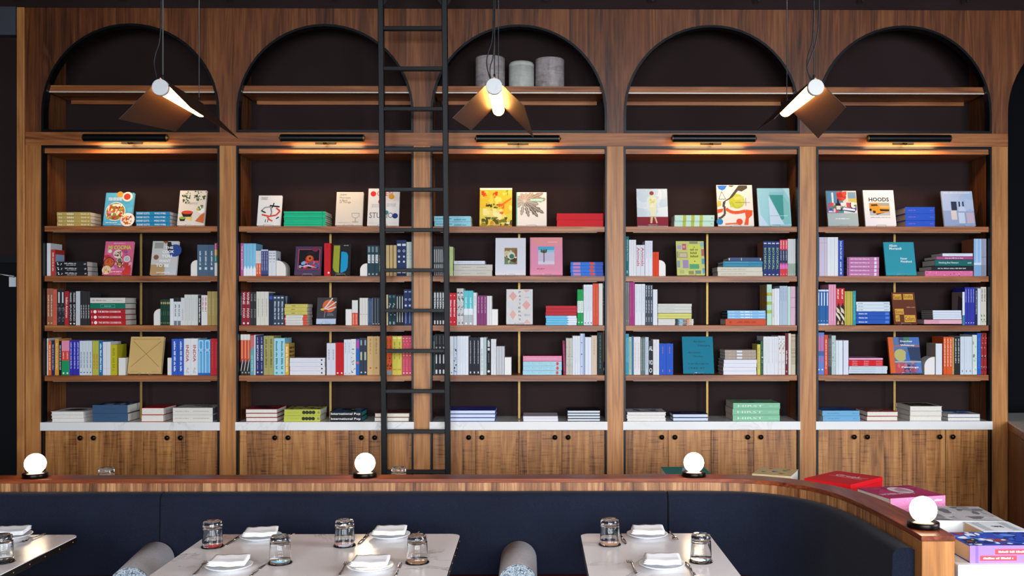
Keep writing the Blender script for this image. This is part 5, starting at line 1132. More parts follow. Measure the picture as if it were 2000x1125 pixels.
# bolsters lying on the seat
TWD = NT('grey_tweed', .95, spec=.1); _v = TWD.coords(False)
_mp = TWD.n('Mapping'); _mp.inputs['Scale'].default_value = (150, 150, 150); TWD.l(_v, _mp.inputs[0])
_vo = TWD.n('TexVoronoi'); _vo.inputs['Scale'].default_value = 1.0; TWD.l(_mp.outputs[0], _vo.inputs['Vector'])
TWD.l(TWD.ramp(_vo.outputs['Distance'], [(.15, 'b9c2c8'), (.55, '8794a0'), (.9, '3e4752')]), TWD.b.inputs['Base Color']); TWD.bump(_vo.outputs['Distance'], .5, .002); TWD = TWD.m
TWD2 = NT('grey_felt', .95, spec=.1); _v = TWD2.coords(False)
_a = TWD2.noise(_v, (60, 300, 300), 3)
TWD2.l(TWD2.ramp(_a, [(.3, 'a2a2aa'), (.7, 'c8c6cc')]), TWD2.b.inputs['Base Color']); TWD2.bump(_a, .3, .001); TWD2 = TWD2.m
for k, (pn, pf, yn, yf) in enumerate((((252, 1125), (306, 1079), 4.42, 4.925), ((1011, 1125), (1013, 1079), 4.455, 4.925))):
    A = atY(pn[0], 1122, yn); Bp = atY(pf[0], 1079, yf); r = .0905
    z = .44 + r + .001
    o = empty('bolster', (A.x, A.y, z), -math.atan2(Bp.x - A.x, Bp.y - A.y))
    L = math.hypot(Bp.x - A.x, Bp.y - A.y)
    tag(o, 'grey tweed bolster cushion ' + ('between the left and middle tables' if k == 0 else 'between the middle and right tables'), 'bolster', 'bolster cushions on the banquette')
    mb = MB(); mb.lathe([(r - .012, .004), (r - .003, .006), (r, .016), (r, L - .02), (r - .01, L - .004), (.02, L)], TWD2, n=40, ax='y'); mb.build('cover', o)
    mb = MB(); mb.lathe([(.004, -.004), (r * .6, -.002), (r - .012, .003)][::-1], TWD, n=40, ax='y'); mb.build('end_panel', o)
    mb = MB(); mb.lathe([(r - .004 + .005 * math.cos(t), .004 + .005 * math.sin(t)) for t in [2 * PI * q / 8 for q in range(8)]], TWD, n=40, ax='y', close=True); mb.build('piping', o)

# ---------------------------------------------------------------- globe lamps on the ledge
GLB = mat('fff6ea', .3, emit=13.0, ecol='ffe2ba')
LB = mat('1a1310', .3, .8)
def lamp(c, lab, first=[None]):
    if first[0] is None:
        o = empty('globe_lamp'); first[0] = o; r = .0528
        mb = MB(); mb.lathe([(.061, 0), (.0625, .002), (.0625, .021), (.060, .0235), (.03, .0235), (.02, .021)], LB, n=40); mb.build('base', o)
        mb = MB(); mb.lathe([(max(.0008, r * math.sin(PI * k / 18)), .071 - r * math.cos(PI * k / 18)) for k in range(19)], GLB, n=36); mb.build('globe', o)
        mb = MB(); mb.lathe([(.022, .0215), (.022, .0255), (.016, .0265)], BRASSD, n=24); mb.build('socket_ring', o)
    else: o = copy_tree(first[0])
    o.location = c; tag(o, lab, 'lamp', 'globe lamps on the banquette ledge')
for px, lab in ((69, 'small glowing globe lamp at the left end of the banquette ledge'), (713, 'small glowing globe lamp on the ledge left of the ladder'), (1355, 'small glowing globe lamp on the ledge before the teal book')):
    lamp((atY(px, 929, 5.10).x, 5.0995, ZL + .0005), lab)
lamp((1.5640, 3.905, ZL + .001), 'small glowing globe lamp on the end post of the curved ledge')

# ---------------------------------------------------------------- dining tables and settings
EDGE = mat('241a16', .35, .7)
ZT = .75
def rrect(x0, x1, y0, y1, r, n=8):
    p = []
    for cx, cy, a0 in ((x1 - r, y1 - r, 0), (x0 + r, y1 - r, PI / 2), (x0 + r, y0 + r, PI), (x1 - r, y0 + r, 1.5 * PI)):
        p += [(cx + r * math.cos(a0 + PI / 2 * k / n), cy + r * math.sin(a0 + PI / 2 * k / n)) for k in range(n + 1)]
    return p
def table(x0, x1, lab):
    y1, y0 = 4.51, 3.74
    o = empty('dining_table', ((x0 + x1) / 2, (y0 + y1) / 2, 0)); tag(o, lab, 'table', 'marble dining tables before the banquette')
    hx, hy = (x1 - x0) / 2, (y1 - y0) / 2
    mb = MB(); mb.prism(rrect(-hx, hx, -hy, hy, .045), ZT - .02, ZT, MARBLE_T); mb.build('tabletop', o, bevel=.0015)
    mb = MB(); P = rrect(-hx - .0008, hx + .0008, -hy - .0008, hy + .0008, .0458); Q = rrect(-hx + .003, hx - .003, -hy + .003, hy - .003, .043)
    n = len(P)
    for i in range(n):
        j = (i + 1) % n
        mb.add([(*P[i], ZT - .032), (*P[j], ZT - .032), (*P[j], ZT - .0035), (*P[i], ZT - .0035), (*Q[i], ZT - .032), (*Q[j], ZT - .032)], [(0, 1, 2, 3), (1, 0, 4, 5)], EDGE)
    eb = mb.build('edge_band', o)
    for sx in (-1, 1):
        m = 6
        for k in range(m):
            y = -hy + .07 + (2 * hy - .14) * k / (m - 1)
            mb = MB(); mb.lathe([(.0042, 0), (.004, sx * .001), (.002, sx * .002)], BRASS, (sx * (hx + .0012), y, ZT - .0185), 10, 'x'); mb.build('rivet', eb)
    mb = MB(); mb.box(-hx + .06, hx - .06, -hy + .06, hy - .06, ZT - .045, ZT - .021, BLACKM); mb.lathe([(.035, .03), (.035, ZT - .045)], BLACKM, n=20)
    mb.build('pedestal', o)
    mb = MB(); mb.lathe([(.2, 0), (.2, .012), (.06, .028), (.035, .032)], BLACKM, n=32); mb.build('base_plate', o)
    return o
tx = [atZ(155, 1045, ZT).x, atZ(407, 1044, ZT).x, atZ(899, 1043, ZT).x, atZ(1134, 1044, ZT).x, atZ(1383, 1041, ZT).x]
table(tx[0] - 1.163, tx[0], 'white marble dining table cut by the left edge of the picture')
table(tx[1], tx[2], 'wide white marble dining table with four settings in the middle')
table(tx[3], tx[4], 'narrow white marble dining table with two settings on the right')

CHINA = mat('e6e9ec', .18, spec=.5)
LINEN = NT('white_linen', .85, spec=.2); _a = LINEN.noise(LINEN.coords(), (300, 300, 300), 2)
LINEN.b.inputs['Base Color'].default_value = lin('eceef2'); LINEN.bump(_a, .15, .0005); LINEN = LINEN.m
STEEL = mat('b9b4b0', .16, 1.0)
GLASS = bpy.data.materials.new('clear_glass'); GLASS.use_nodes = True
_b = GLASS.node_tree.nodes['Principled BSDF']; _b.inputs['Transmission Weight'].default_value = 1; _b.inputs['Roughness'].default_value = .0; _b.inputs['IOR'].default_value = 1.47; _b.inputs['Base Color'].default_value = (.97, .98, .98, 1)
COAST = mat('17130f', .18, .6)

PROTO = {}
def tumbler(c, lab, on='coaster', grp='upside-down tumblers on the tables'):
    if 'g' not in PROTO:
        H = .110; mb = MB()
        out = [(.0445, 0), (.0440, .02), (.0405, H - .012), (.039, H - .004), (.036, H)]
        inn = [(.002, H - .024), (.031, H - .024), (.0365, H - .03), (.0375, H - .036), (.0418, .02), (.0425, 0)]
        mb.lathe([(.0425, 0), (.0445, 0), (.0440, .02), (.0405, H - .012), (.0388, H - .004), (.035, H - .0005), (.018, H - .002), (.001, H - .003), ] , GLASS, n=40)
        # replace the closed caps with a true shell
        mb = MB()
        prof = [(.0005, H - .004), (.018, H - .003), (.034, H - .0005), (.0385, H - .004), (.0405, H - .014), (.0440, .02), (.0446, .001), (.0436, 0), (.0428, .001), (.0418, .02), (.0378, H - .036), (.0362, H - .028), (.030, H - .024), (.0005, H - .023)]
        mb.lathe(prof[::-1], GLASS, n=40)
        PROTO['g'] = o = mb.build('tumbler')
    else: o = PROTO['g'].copy(); COL.objects.link(o)
    o.location = c; tag(o, lab, 'glass', grp)
def coaster(c, lab):
    if 'c' not in PROTO:
        mb = MB(); mb.lathe([(.049, 0), (.050, .001), (.050, .003), (.049, .004), (.047, .003), (.002, .003)], COAST, n=40); PROTO['c'] = o = mb.build('coaster')
    else: o = PROTO['c'].copy(); COL.objects.link(o)
    o.location = c; tag(o, lab, 'coaster', 'dark round coasters under the tumblers')
def plate(c, lab):
    if 'p' not in PROTO:
        mb = MB(); mb.lathe([(.05, 0), (.052, .003), (.075, .008), (.093, .017), (.0935, .0185), (.09, .0182), (.072, .011), (.05, .0065), (.002, .006)], CHINA, n=48); PROTO['p'] = o = mb.build('plate')
        for p in o.data.polygons: p.use_smooth = True
    else: o = PROTO['p'].copy(); COL.objects.link(o)
    o.location = c; tag(o, lab, 'plate', 'small white plates on the tables')
def napkin(c, rz, lab):
    if 'n' not in PROTO:
        mb = MB(); rg = random.Random(5)
        NX, NY = 14, 10
        for L, (hx, hy, z0, dx) in enumerate(((.073, .050, .0, 0), (.072, .049, .0066, .002), (.071, .048, .0132, .004))):
            th = .0058; vs = []; fs = []
            for s in (0, 1):
                for j in range(NY + 1):
                    for i in range(NX + 1):
                        u, v = i / NX * 2 - 1, j / NY * 2 - 1
                        x = u * hx * (1 - .03 * v) + dx; y = v * hy
                        sag = .007 * (u * u) * .6 + .004 * max(0, v) * (1 + .6 * math.sin(2.2 * u + 1)) + .0012 * math.sin(7 * u + 3 * v)
                        edge = (1 - .55 * max(0, (abs(u) - .86) / .14) ** 2) * (1 - .75 * max(0, (-v - .78) / .22) ** 2)
                        vs.append((x, y, z0 + sag + th * (.5 + (s - .5) * edge)))
            W_ = NX + 1; o2 = W_ * (NY + 1)
            for j in range(NY):
                for i in range(NX):
                    a = j * W_ + i
                    fs.append((a + W_, a + W_ + 1, a + 1, a)); fs.append((o2 + a, o2 + a + 1, o2 + a + W_ + 1, o2 + a + W_))
            rim = [i for i in range(NX + 1)] + [j * W_ + NX for j in range(1, NY + 1)] + [NY * W_ + i for i in range(NX - 1, -1, -1)] + [j * W_ for j in range(NY - 1, 0, -1)]
            for a, b in zip(rim, rim[1:] + rim[:1]): fs.append((a, b, o2 + b, o2 + a))
            mb.add(vs, fs, LINEN, True)
        PROTO['n'] = o = mb.build('napkin')
    else: o = PROTO['n'].copy(); COL.objects.link(o)
    o.location = c; o.rotation_euler = (R(1.2), 0, rz); tag(o, lab, 'napkin', 'folded white napkins on the plates')
def ribbon(mb, st, m, th=.0022):
    """st = [(y, half width, z)]"""
    vs = []; fs = []
    for y, w, z in st: vs += [(-w, y, z), (w, y, z), (w * .85, y, z + th), (-w * .85, y, z + th)]
    n = len(st)
    for i in range(n - 1):
        for k in range(4): fs.append((4 * i + k, 4 * i + (k + 1) % 4, 4 * i + 4 + (k + 1) % 4, 4 * i + 4 + k))
    fs += [(3, 2, 1, 0), tuple(4 * (n - 1) + k for k in range(4))]
    mb.add(vs, fs, m, True)
def fork(c, rz, lab):
    if 'f' not in PROTO:
        mb = MB()
        ribbon(mb, [(-.098, .004, .003), (-.092, .0062, .003), (-.07, .0055, .003), (-.02, .0034, .004), (.02, .003, .009), (.036, .005, .011), (.046, .0115, .009), (.056, .0125, .006), (.062, .0125, .005)], STEEL)
        for k in range(4):
            x = -.0105 + .007 * k; vs = []
            b2 = MB(); ribbon(b2, [(.060, .0019, .005), (.08, .0017, .004), (.094, .0014, .006), (.099, .0006, .007)], STEEL, .0018)
            mb.add([(v[0] + x, v[1], v[2]) for v in b2.v], b2.f, STEEL, True)
        PROTO['f'] = o = mb.build('fork')
    else: o = PROTO['f'].copy(); COL.objects.link(o)
    o.location = c; o.rotation_euler = (0, 0, rz); tag(o, lab, 'fork', 'steel forks on the tables')
def knife(c, rz, lab):
    if 'k' not in PROTO:
        mb = MB()
        ribbon(mb, [(-.105, .004, .0006), (-.1, .0068, .0006), (-.06, .006, .0006), (-.005, .0048, .0006)], STEEL, .006)
        ribbon(mb, [(-.005, .0046, .001), (.01, .0085, .001), (.06, .0095, .001), (.09, .0065, .001), (.105, .001, .001)], STEEL, .0022)
        PROTO['k'] = o = mb.build('knife')
    else: o = PROTO['k'].copy(); COL.objects.link(o)
    o.location = c; o.rotation_euler = (0, 0, rz); tag(o, lab, 'knife', 'steel knives on the tables')

zt = ZT + .0006
def P2(px, py, dz=0): 
    p = atZ(px, py, ZT); return (p.x, p.y, zt + dz)
MT, RT, LT = 'middle table', 'right table', 'left table'
for px, py, lab in ((415, 1068, 'far left corner of the middle table'), (547, 1100, 'near left half of the middle table'), (673, 1066, 'far centre of the middle table'), (815, 1099, 'right end of the middle table'),
                    (1191, 1064, 'far left corner of the right table'), (1369, 1097, 'right edge of the right table'), (4, 1098, 'left table at the left picture edge')):
    p = P2(px, py)
    coaster(p, 'dark round coaster under the upturned tumbler at the ' + lab)
    tumbler((p[0], p[1], p[2] + .0042), 'clear upturned tumbler on a dark coaster at the ' + lab)
for px, py, rz, lab in ((509, 1053, .12, 'far left setting of the middle table'), (447, 1111, .0, 'near left setting of the middle table'), (761, 1050, -.03, 'far right setting of the middle table'), (723, 1112, -.04, 'near right setting of the middle table'),
                    (1264, 1049, -.05, 'far setting of the right table'), (1292, 1108, -.06, 'near setting of the right table'), (20, 1051, .05, 'far setting of the left table')):
    p = P2(px, py)
    plate(p, 'small white plate under a napkin at the ' + lab)
    napkin((p[0], p[1], p[2] + .0200), rz, 'folded white napkin on the plate at the ' + lab)
for px, py, rz, fl, lab in ((392, 1112, .06, 'f', 'left of the near left plate on the middle table'), (671, 1113, .02, 'f', 'left of the near right plate on the middle table'),
                            (1236, 1110, .06, 'f', 'left of the near plate on the right table'), (1314, 1048, PI + .02, 'f', 'right of the far plate on the right table'), (64, 1053, PI - .1, 'f', 'right of the far plate on the left table'),
                            (560, 1053, PI - .1, 'f', 'right of the far left plate on the middle table'), (814, 1048, PI, 'f', 'right of the far right plate on the middle table'),
                            (505, 1113, -.02, 'k', 'right of the near left plate on the middle table'), (778, 1112, .04, 'k', 'right of the near right plate on the middle table'), (1348, 1112, .02, 'k', 'right of the near plate on the right table'),
                            (457, 1056, PI - .08, 'k', 'left of the far left plate on the middle table'), (710, 1054, PI - .06, 'k', 'left of the far right plate on the middle table'), (1216, 1053, PI + .06, 'k', 'left of the far plate on the right table')):
    (fork if fl == 'f' else knife)(P2(px, py), rz, ('steel fork ' if fl == 'f' else 'steel table knife ') + lab)

# ---------------------------------------------------------------- white display counter behind the banquette
ZC = .80
cons = empty('display_counter', (1.2, 5.4, 0)); co = Vector(cons.location)
tag(cons, 'white topped display counter wrapping round the back of the banquette', 'counter')
WHT = mat('dcdee2', .35)
mb = MB(); sweep(mb, [(.142, ZC - .06), (.69, ZC - .06), (.69, ZC), (.142, ZC)], MARBLE); o = mb.build('counter_top', cons, bevel=.003); o.location = -co
mb = MB(); sweep(mb, [(.15, 0), (.66, 0), (.66, ZC - .0605), (.15, ZC - .0605)], W_DOOR); o = mb.build('cabinet_body', cons); o.location = -co
def flat_book(cor, z0, z1, col, lab, spine=(), top=(), page=None, hard=True, spcol=None, name='book'):
    """book lying on the counter; cor = front-left, front-right, back-left corners (spine along the front)"""
    A, Bc, D = [Vector((c[0], c[1], 0)) for c in cor]
    L = (Bc - A).length; ang = math.atan2(Bc.y - A.y, Bc.x - A.x); w = (D - A).length
    o = make_book(z1 - z0 - .0006, L, w, col, spine, top, (), hard, name, spcol, page)
    o.matrix_basis = Matrix.Translation((A.x, A.y, z0 + .0005)) @ Matrix.Rotation(ang, 4, 'Z') @ Matrix.Translation((L, 0, 0)) @ Matrix.Rotation(-PI / 2, 4, 'Y')
    tag(o, lab, 'book'); return o
# big red box with white script
A, Bc, D = Vector((1.464, 5.276, 0)), Vector((1.653, 5.076, 0)), Vector((1.687, 5.54, 0))
ang = math.atan2(Bc.y - A.y, Bc.x - A.x); L = (Bc - A).length; w = (D - A).length
o = empty('book_box', (A.x, A.y, ZC + .0005), ang)
tag(o, 'big red book box with white script on the counter behind the curved ledge', 'box')
RED = mat('d0121e', .55, spec=.2)
mb = MB(); mb.box(0, L, 0, w, 0, .044, RED); mb.build('box_base', o, bevel=.002)
mb = MB(); mb.box(-.001, L + .001, -.001, w + .001, .0445, .0705, RED)
deco(mb, [('t', 'Greek', .24, .58, .55, 'ecdede', .14, .01), ('l', [(.16, .54), (.9, .50)], .018, 'ecdede'), ('l', [(.6, .52), (.92, .66)], .02, 'ecdede')], lambda u, v, e: (L * u, w * v, .0705 + e), L, w)
mb.build('lid', o, bevel=.002)
PK = 'cc7aa2'
for k in range(2):
    flat_book(((1.70 + .006 * k, 4.655), (2.005, 4.735), (1.632, 4.925)), ZC + .0405 * k, ZC + .0405 * (k + 1), 'a62a58', ('lower' if k == 0 else 'upper') + ' of two pink and crimson books on the counter behind the red box',
              [('r', 0, 0, 1, 1, PK), ('b', 201, 16, .05, .03, .95, .97, .05, .1, ['dc9abc', 'b85a8c', 'e0aac8']), ('sd', .05, .2, .3, 'f0e0e8')],
              [('b', 202, 14, .02, .02, .98, .98, .1, .25, ['b03060', '9a2450', 'b83a68']), ('c', .62, .42, .28, 'dcd4d6', .2), ('p', [(.4, .3), (.84, .32), (.7, .5), (.5, .52)], 'c08a9a'), ('s', 'WOMEN ARTISTS', .36, .96, .12, 'ecdce4', .34)])
flat_book(((1.752, 4.235), (2.05, 4.215), (1.79, 4.545)), ZC, ZC + .068, 'b4b2b4', 'big grey photo book on the counter behind the right globe lamp', [('r', 0, 0, 1, 1, 'd4d6dc')],
          [('b', 203, 46, .02, .02, .98, .98, .06, .16, ['8a8688', 'a8a4a6', '6a686c', 'c4c0c0', '77747a', 'b4aeb0'])], spcol='d4d6dc')
flat_book(((1.862, 4.02), (2.055, 4.022), (1.87, 4.205)), ZC, ZC + .069, 'd8dade', 'white paperback on the counter between grey and purple books', [('r', 0, 0, 1, 1, 'd8dade')],
          [('b', 204, 7, .35, .35, .55, .65, .03, .06, ['2a3048', '4a5068']), ('d', .1, .72, .9, .9, 5, '9a9ea8'), ('d', .1, .12, .9, .3, 5, '9a9ea8')], page=mat('c8ab8c', .8))
flat_book(((1.699, 3.785), (2.03, 3.79), (1.7295, 4.01)), ZC, ZC + .068, '2c48a8', 'thick purple spined art book at the right end of the counter', [('r', 0, 0, 1, 1, '9a78cc'), ('r', .48, .25, .8, .70, 'd8484c'), ('r', .12, .44, .42, .88, 'd8484c'), ('sd', .28, .66, .14, 'e8d4e0', .64), ('sd', .48, .84, .14, 'e8d4e0', .27), ('r', 0, .9, 1, .93, '8462b8')],
          [('b', 205, 60, .02, .02, .98, .98, .05, .14, ['2444a8', '3a62c4', '1c2c6a', 'd4dae6', '5a86d4', 'c8d0e0', '22357e', '8a3a44']), ('b', 206, 8, .1, .78, .5, .98, .06, .12, ['1a1c2c', '22263a']), ('c', .4, .84, .03, 'c8b46a', .02)], page=mat('c9ab88', .8), spcol='9a78cc')
flat_book(((.732, 5.40), (.982, 5.40), (.732, 5.655)), ZC, ZC + .071, '17726e', 'teal book with a pale triangle on the counter behind a globe lamp', [('r', 0, 0, 1, 1, '17726e')], [('p', [(.3, .3), (.92, .5), (.3, .62)], '9ab8cc'), ('p', [(.3, .3), (.9, .5), (.3, .45)], 'c8d4dc')])
flat_book(((1.212, 5.42), (1.405, 5.331), (1.302, 5.65)), ZC, ZC + .071, 'c9b183', 'tan box book with small coloured triangles on the counter near the curve', [('r', 0, 0, 1, 1, 'd0bc92')],
          [('p', [(.75, .7), (.9, .78), (.9, .62)], 'c8482c'), ('p', [(.6, .3), (.75, .38), (.72, .2)], '3a8a4a'), ('p', [(.4, .55), (.55, .62), (.5, .42)], '2c4aa0'), ('p', [(.85, .3), (.95, .2), (.8, .18)], 'c8482c'), ('p', [(.3, .8), (.42, .86), (.4, .7)], '3a8a4a'), ('p', [(.2, .3), (.34, .4), (.3, .2)], 'c8482c')])
for px, lab in ((208, 'on the counter behind the banquette at left'), (778.5, 'on the counter behind the ledge at the ladder foot')):
    tumbler((atY(px, 920, 5.42).x, 5.42, ZC + .0005), 'clear upturned tumbler half hidden ' + lab)

# ---------------------------------------------------------------- three pendant lamps with folded metal shades
TUBE = mat('fff1dc', .4, emit=34.0, ecol='ffb45c')
STONE = marble('pale_lamp_stone', 'b6b6b8', '8d8d92', 14, .3)
BRZ = mat('321b0e', .5, .4)
CABLE = mat('8a8f92', .35, .8)
ZCEIL = 4.42
def pend(px, py, lab, cord, first=[None]):
    Y1 = 3.6
    c = atY(px, py, Y1); LN = .46
    if first[0] is None:
        o = empty('pendant_lamp'); first[0] = o
        mb = MB(); mb.lathe([(.029, .0), (.0302, .001), (.0302, .019), (.029, .02)], STONE, n=40, ax='y'); mb.build('stone_disc', o)
        mb = MB(); mb.lathe([(.024, .021), (.024, LN - .022), (.022, LN - .01), (.015, LN - .002), (.003, LN)], TUBE, n=28, ax='y'); mb.build('light_tube', o)
        # folded sheet: ridge above the tube, skewed wings
        mb = MB(); az = .036; d = .707
        y0, y1 = .006, LN
        rid = [(0, y0, az), (0, y1, az)]
        lw = [(-.217 * d, y0 + .004, az - .217 * d), (-.162 * d, y1 + .012, az - .162 * d)]
        rw = [(.158 * d, y0 - .004, az - .158 * d), (.205 * d, y1 + .01, az - .205 * d)]
        t = .0016
        def quad(q, nx):
            n_ = Vector((nx * d, 0, d)) * t
            a = [Vector(p) for p in q]; b = [p + n_ for p in a]
            mb.add(a + b, [(0, 1, 2, 3), (7, 6, 5, 4), (0, 4, 5, 1), (1, 5, 6, 2), (2, 6, 7, 3), (3, 7, 4, 0)], BRZ)
        quad([rid[0], rid[1], lw[1], lw[0]], -1); quad([rid[1], rid[0], rw[0], rw[1]], 1)
        mb.build('folded_shade', o)
        mb = MB()
        for yy in (.03, LN - .04): mb.lathe([(.004, 0), (.004, .014), (.0025, .016)], BLACKM, (0, yy, az), 12)
        mb.build('cable_gripper', o)
    else: o = copy_tree(first[0])
    o.location = c
    for yy in (.03, LN - .04):
        mb = MB(); mb.tube([(0, yy, .04), (0, yy, ZCEIL - c.z)], .0024 if yy < .1 else .0016, CABLE, 8); mb.build('cable', o)
    pts = []
    for (qx, qy) in cord:
        q = atY(qx, qy, Y1 + .02); pts.append((q.x - c.x, .02, q.z - c.z))
    pts = spline(pts, 6)
    mb = MB(); mb.tube(pts, .0024, BLACKM, 6); mb.build('flex_cord', o)
    mb = MB(); mb.lathe([(.05, ZCEIL - c.z - .03), (.05, ZCEIL - c.z)], BLACKM, (0, .03, 0), 24); mb.build('ceiling_rose', o)
    tag(o, lab, 'lamp', 'folded shade pendant lamps')
    return o
pend(312, 170, 'folded black shade pendant lamp with stone end hanging before the left arches', [(313, -420), (314, -100), (313.5, 60), (304, 105), (301, 125), (306, 150), (309, 156)])
pend(965, 168, 'folded black shade pendant lamp with stone end hanging before the stone jars', [(967, -420), (967, -100), (966, 60), (963, 110), (958, 128), (957, 145), (960, 156)])
pend(1594, 170, 'folded black shade pendant lamp with stone end hanging before the right arches', [(1602, -420), (1600, -100), (1599, 30), (1594, 80), (1586, 105), (1577, 130), (1580, 145), (1588, 157)])

# ---------------------------------------------------------------- setting
FLOORM = wood('dark_floor_boards', 'x', '2a1a10', '4a3020', '634430', rough=.4)
XW, YR = 5.2, -3.6
mb = MB(); mb.box(-XW, XW, YR, 8.6, -.1, 0, FLOORM); struct(mb.build('floor'), 'dark boarded floor')
CEILM = mat('2b2224', .7)
mb = MB(); mb.box(-XW, XW, YR, 8.6, ZCEIL, ZCEIL + .1, CEILM); struct(mb.build('ceiling'), 'dark ceiling')
mb = MB(); mb.box(-XW, XEND, YF - .004, YB + .03, Z_TOP + .001, ZCEIL, MAROON); struct(mb.build('trim_1'), 'dark plum soffit above the bookcase')
mb = MB(); mb.box(-XW, XL - .002, YF + .06, YF + .2, 0, ZCEIL, MAROON); struct(mb.build('wall_left_return'), 'dark plum wall left of the bookcase')
mb = MB(); mb.box(-XW - .1, -XW, YR, 8.6, 0, ZCEIL, MAROON); struct(mb.build('wall_left'))
PLASTER = mat('b9b4ac', .8)
mb = MB(); mb.box(-XW, XW, 8.6, 8.7, 0, ZCEIL, mat('101117', .85, spec=.1)); struct(mb.build('wall_back'))
mb = MB(); mb.box(XEND + .001, XW, YF, YF + .1, 0, ZCEIL, MAROON); struct(mb.build('wall_right_return'))
# rear wall with three tall windows, right wall with one plus an unseen one enlarged to brighten the tables
def wall_with_windows(name, fixed, wins, lo, hi, ax):
    mb = MB()
    def bx(a, b, z0, z1):
        if ax == 'x': mb.box(a, b, fixed - .15, fixed, z0, z1, PLASTER)
        else: mb.box(fixed, fixed + .15, a, b, z0, z1, PLASTER)
    p = lo
    for a, b, z0, z1 in wins:
        bx(p, a, 0, ZCEIL); bx(a, b, 0, z0); bx(a, b, z1, ZCEIL); p = b
    bx(p, hi, 0, ZCEIL)
    struct(mb.build(name))
wr = [(-3.6, -1.3, .9, 3.7), (-.6, 1.7, .9, 3.7), (2.4, 4.7, .9, 3.7)]
wall_with_windows('wall_rear', YR, wr, -XW, XW, 'x')
ws = [(-2.6, .2, .9, 3.7), (1.2, 4.0, .9, 3.7)]  # second opening enlarged to throw more light on the tables
wall_with_windows('wall_right', XW, ws, YR, 8.6, 'y')
nwin = 0
for ax, fixed, lst in (('x', YR, wr), ('y', XW, ws)):
    for a, b, z0, z1 in lst:
        nwin += 1; mb = MB()
        bars = [(a, a + .05, z0, z1), (b - .05, b, z0, z1), (a + .05, b - .05, z0, z0 + .05), (a + .05, b - .05, z1 - .05, z1), ((a + b) / 2 - .02, (a + b) / 2 + .02, z0 + .05, z1 - .05), (a + .05, b - .05, (z0 + z1) / 2 - .02, (z0 + z1) / 2 + .02)]
        for p, q, r, s in bars:
            if ax == 'x': mb.box(p, q, fixed - .1, fixed - .05, r, s, BLACKM)
            else: mb.box(fixed + .05, fixed + .1, p, q, r, s, BLACKM)
        struct(mb.build('window_%d' % nwin))

# black service door at the far left, with its closer arm and a small white notice
zd = atY(20, 514, YF + .05).z
mb = MB(); mb.box(-4.9, XL - .004, YF + .02, YF + .058, 0, zd, mat('0d0f12', .3, .2)); d = struct(mb.build('door_1', bevel=.003), 'black door left of the bookcase')
mb = MB(); mb.box(-4.95, XL - .003, YF + .012, YF + .059, zd + .001, zd + .05, BLACKM); mb.build('door_frame', d)
p = atY(4, 536, YF); q = atY(29, 539, YF)
mb = MB(); mb.tube([(p.x - .15, YF - .02, p.z + .01), (p.x, YF - .02, p.z), (q.x, YF - .01, q.z - .004)], .006, CABLE); mb.box(p.x - .22, p.x - .1, YF - .03, YF + .02, p.z - .02, p.z + .03, BLACKM); mb.build('door_closer', d)
p = atY(18, 541, YF + .018); q = atY(31.5, 560, YF + .018)
mb = MB(); mb.box(p.x, q.x, YF + .015, YF + .02, q.z, p.z, mat('c9ccd4', .5)); mb.build('notice_plate', d)
# pale grey duct box by the soffit
p = atY(0, 17.5, YF - .02); q = atY(33, 68, YF - .02)
mb = MB(); mb.box(-4.6, XL - .003, YF - .02, YF + .059, q.z, Z_TOP, mat('3c3f49', .6)); struct(mb.build('trim_2'), 'blue grey bulkhead by the soffit')

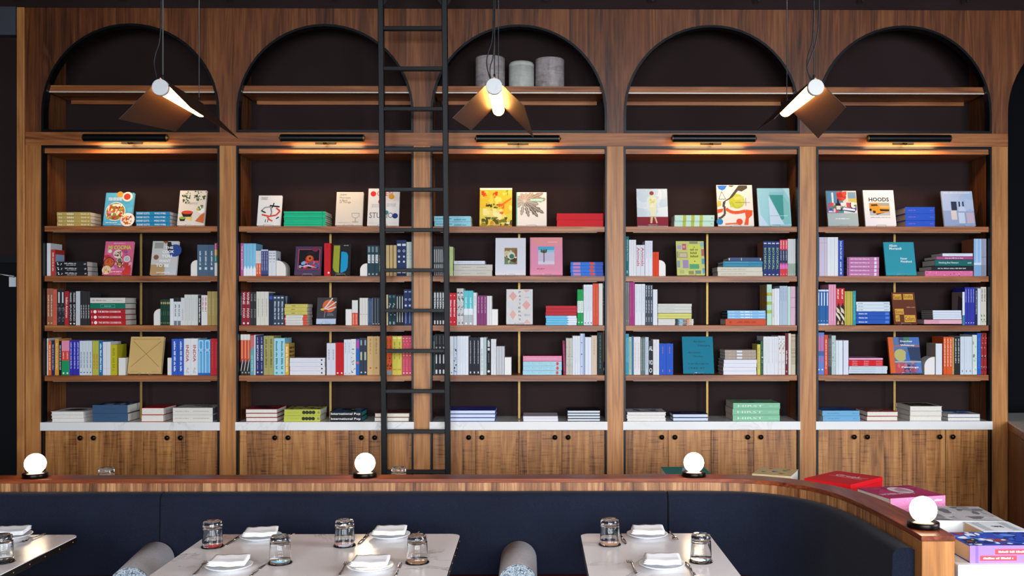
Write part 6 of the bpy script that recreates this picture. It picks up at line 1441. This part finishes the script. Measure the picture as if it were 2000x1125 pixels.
# side counter seen in the passage at the right
zc = .976
A = atZ(1966, 821, zc); Bq = atZ(2000, 842, zc); dv = (Bq - A).normalized()
E_ = A + dv * 1.5
o = empty('side_counter', (A.x + .5, A.y, 0)); so = Vector(o.location); tag(o, 'stone topped wooden counter in the passage right of the bookcase', 'counter')
pl = [(A.x, A.y), (E_.x, E_.y), (E_.x + .4, E_.y + .5), (A.x + 1.2, 7.55), (A.x, 7.55)]
ins = [(A.x + .012, A.y + .03), (E_.x - .01, E_.y + .05), (E_.x + .36, E_.y + .5), (A.x + 1.15, 7.53), (A.x + .012, 7.53)]
mb = MB(); mb.prism(pl, zc - .012, zc, MARBLE); q = mb.build('counter_top', o); q.location = -so
mb = MB(); mb.prism(pl, zc - .06, zc - .0125, W_FLAT); q = mb.build('edge_band', o); q.location = -so
mb = MB(); mb.prism(ins, 0, zc - .0605, W_SIDE); q = mb.build('cabinet_body', o); q.location = -so

# ---------------------------------------------------------------- light: daylight through the windows, low ambient
def area(loc, rot, sx, sy, e, col):
    l = bpy.data.lights.new('window_daylight', 'AREA'); l.shape = 'RECTANGLE'; l.size = sx; l.size_y = sy; l.energy = e * .335; l.color = col
    o = bpy.data.objects.new('window_daylight', l); COL.objects.link(o); o.location = loc; o.rotation_euler = rot; l.spread = R(84)
    return o
DAY = (.88, .94, 1.0)
for (a, b, z0, z1), e in zip(wr, (250, 350, 500)):
    area(((a + b) / 2, YR + .03, (z0 + z1) / 2), (R(76), 0, 0), b - a, z1 - z0, e, DAY)
for (a, b, z0, z1), e in zip(ws, (240, 300)):  # second lamp strengthened along with its enlarged window to brighten the tables
    area((XW - .03, (a + b) / 2, (z0 + z1) / 2), (R(76), 0, R(90)), b - a, z1 - z0, e, DAY)
W = bpy.data.worlds.new('World'); SC.world = W; W.use_nodes = True
W.node_tree.nodes['Background'].inputs[0].default_value = (.55, .65, .8, 1); W.node_tree.nodes['Background'].inputs[1].default_value = .6

# ---------------------------------------------------------------- camera
cam = bpy.data.cameras.new('camera'); cam.sensor_width = 36; cam.lens = FPX * 36 / 2000
cam.shift_x = (1000 - CX) / 2000; cam.shift_y = (CY - 562.5) / 2000
cam.clip_start = .05
co_ = bpy.data.objects.new('camera', cam); COL.objects.link(co_)
co_.location = (0, 0, CAMZ); co_.rotation_euler = (R(90), 0, -YAW)
SC.camera = co_
vs_ = SC.view_settings
vs_.view_transform = 'Standard'; vs_.look = 'None'; vs_.gamma = 1.0; vs_.use_curve_mapping = False
vs_.exposure = 0.0
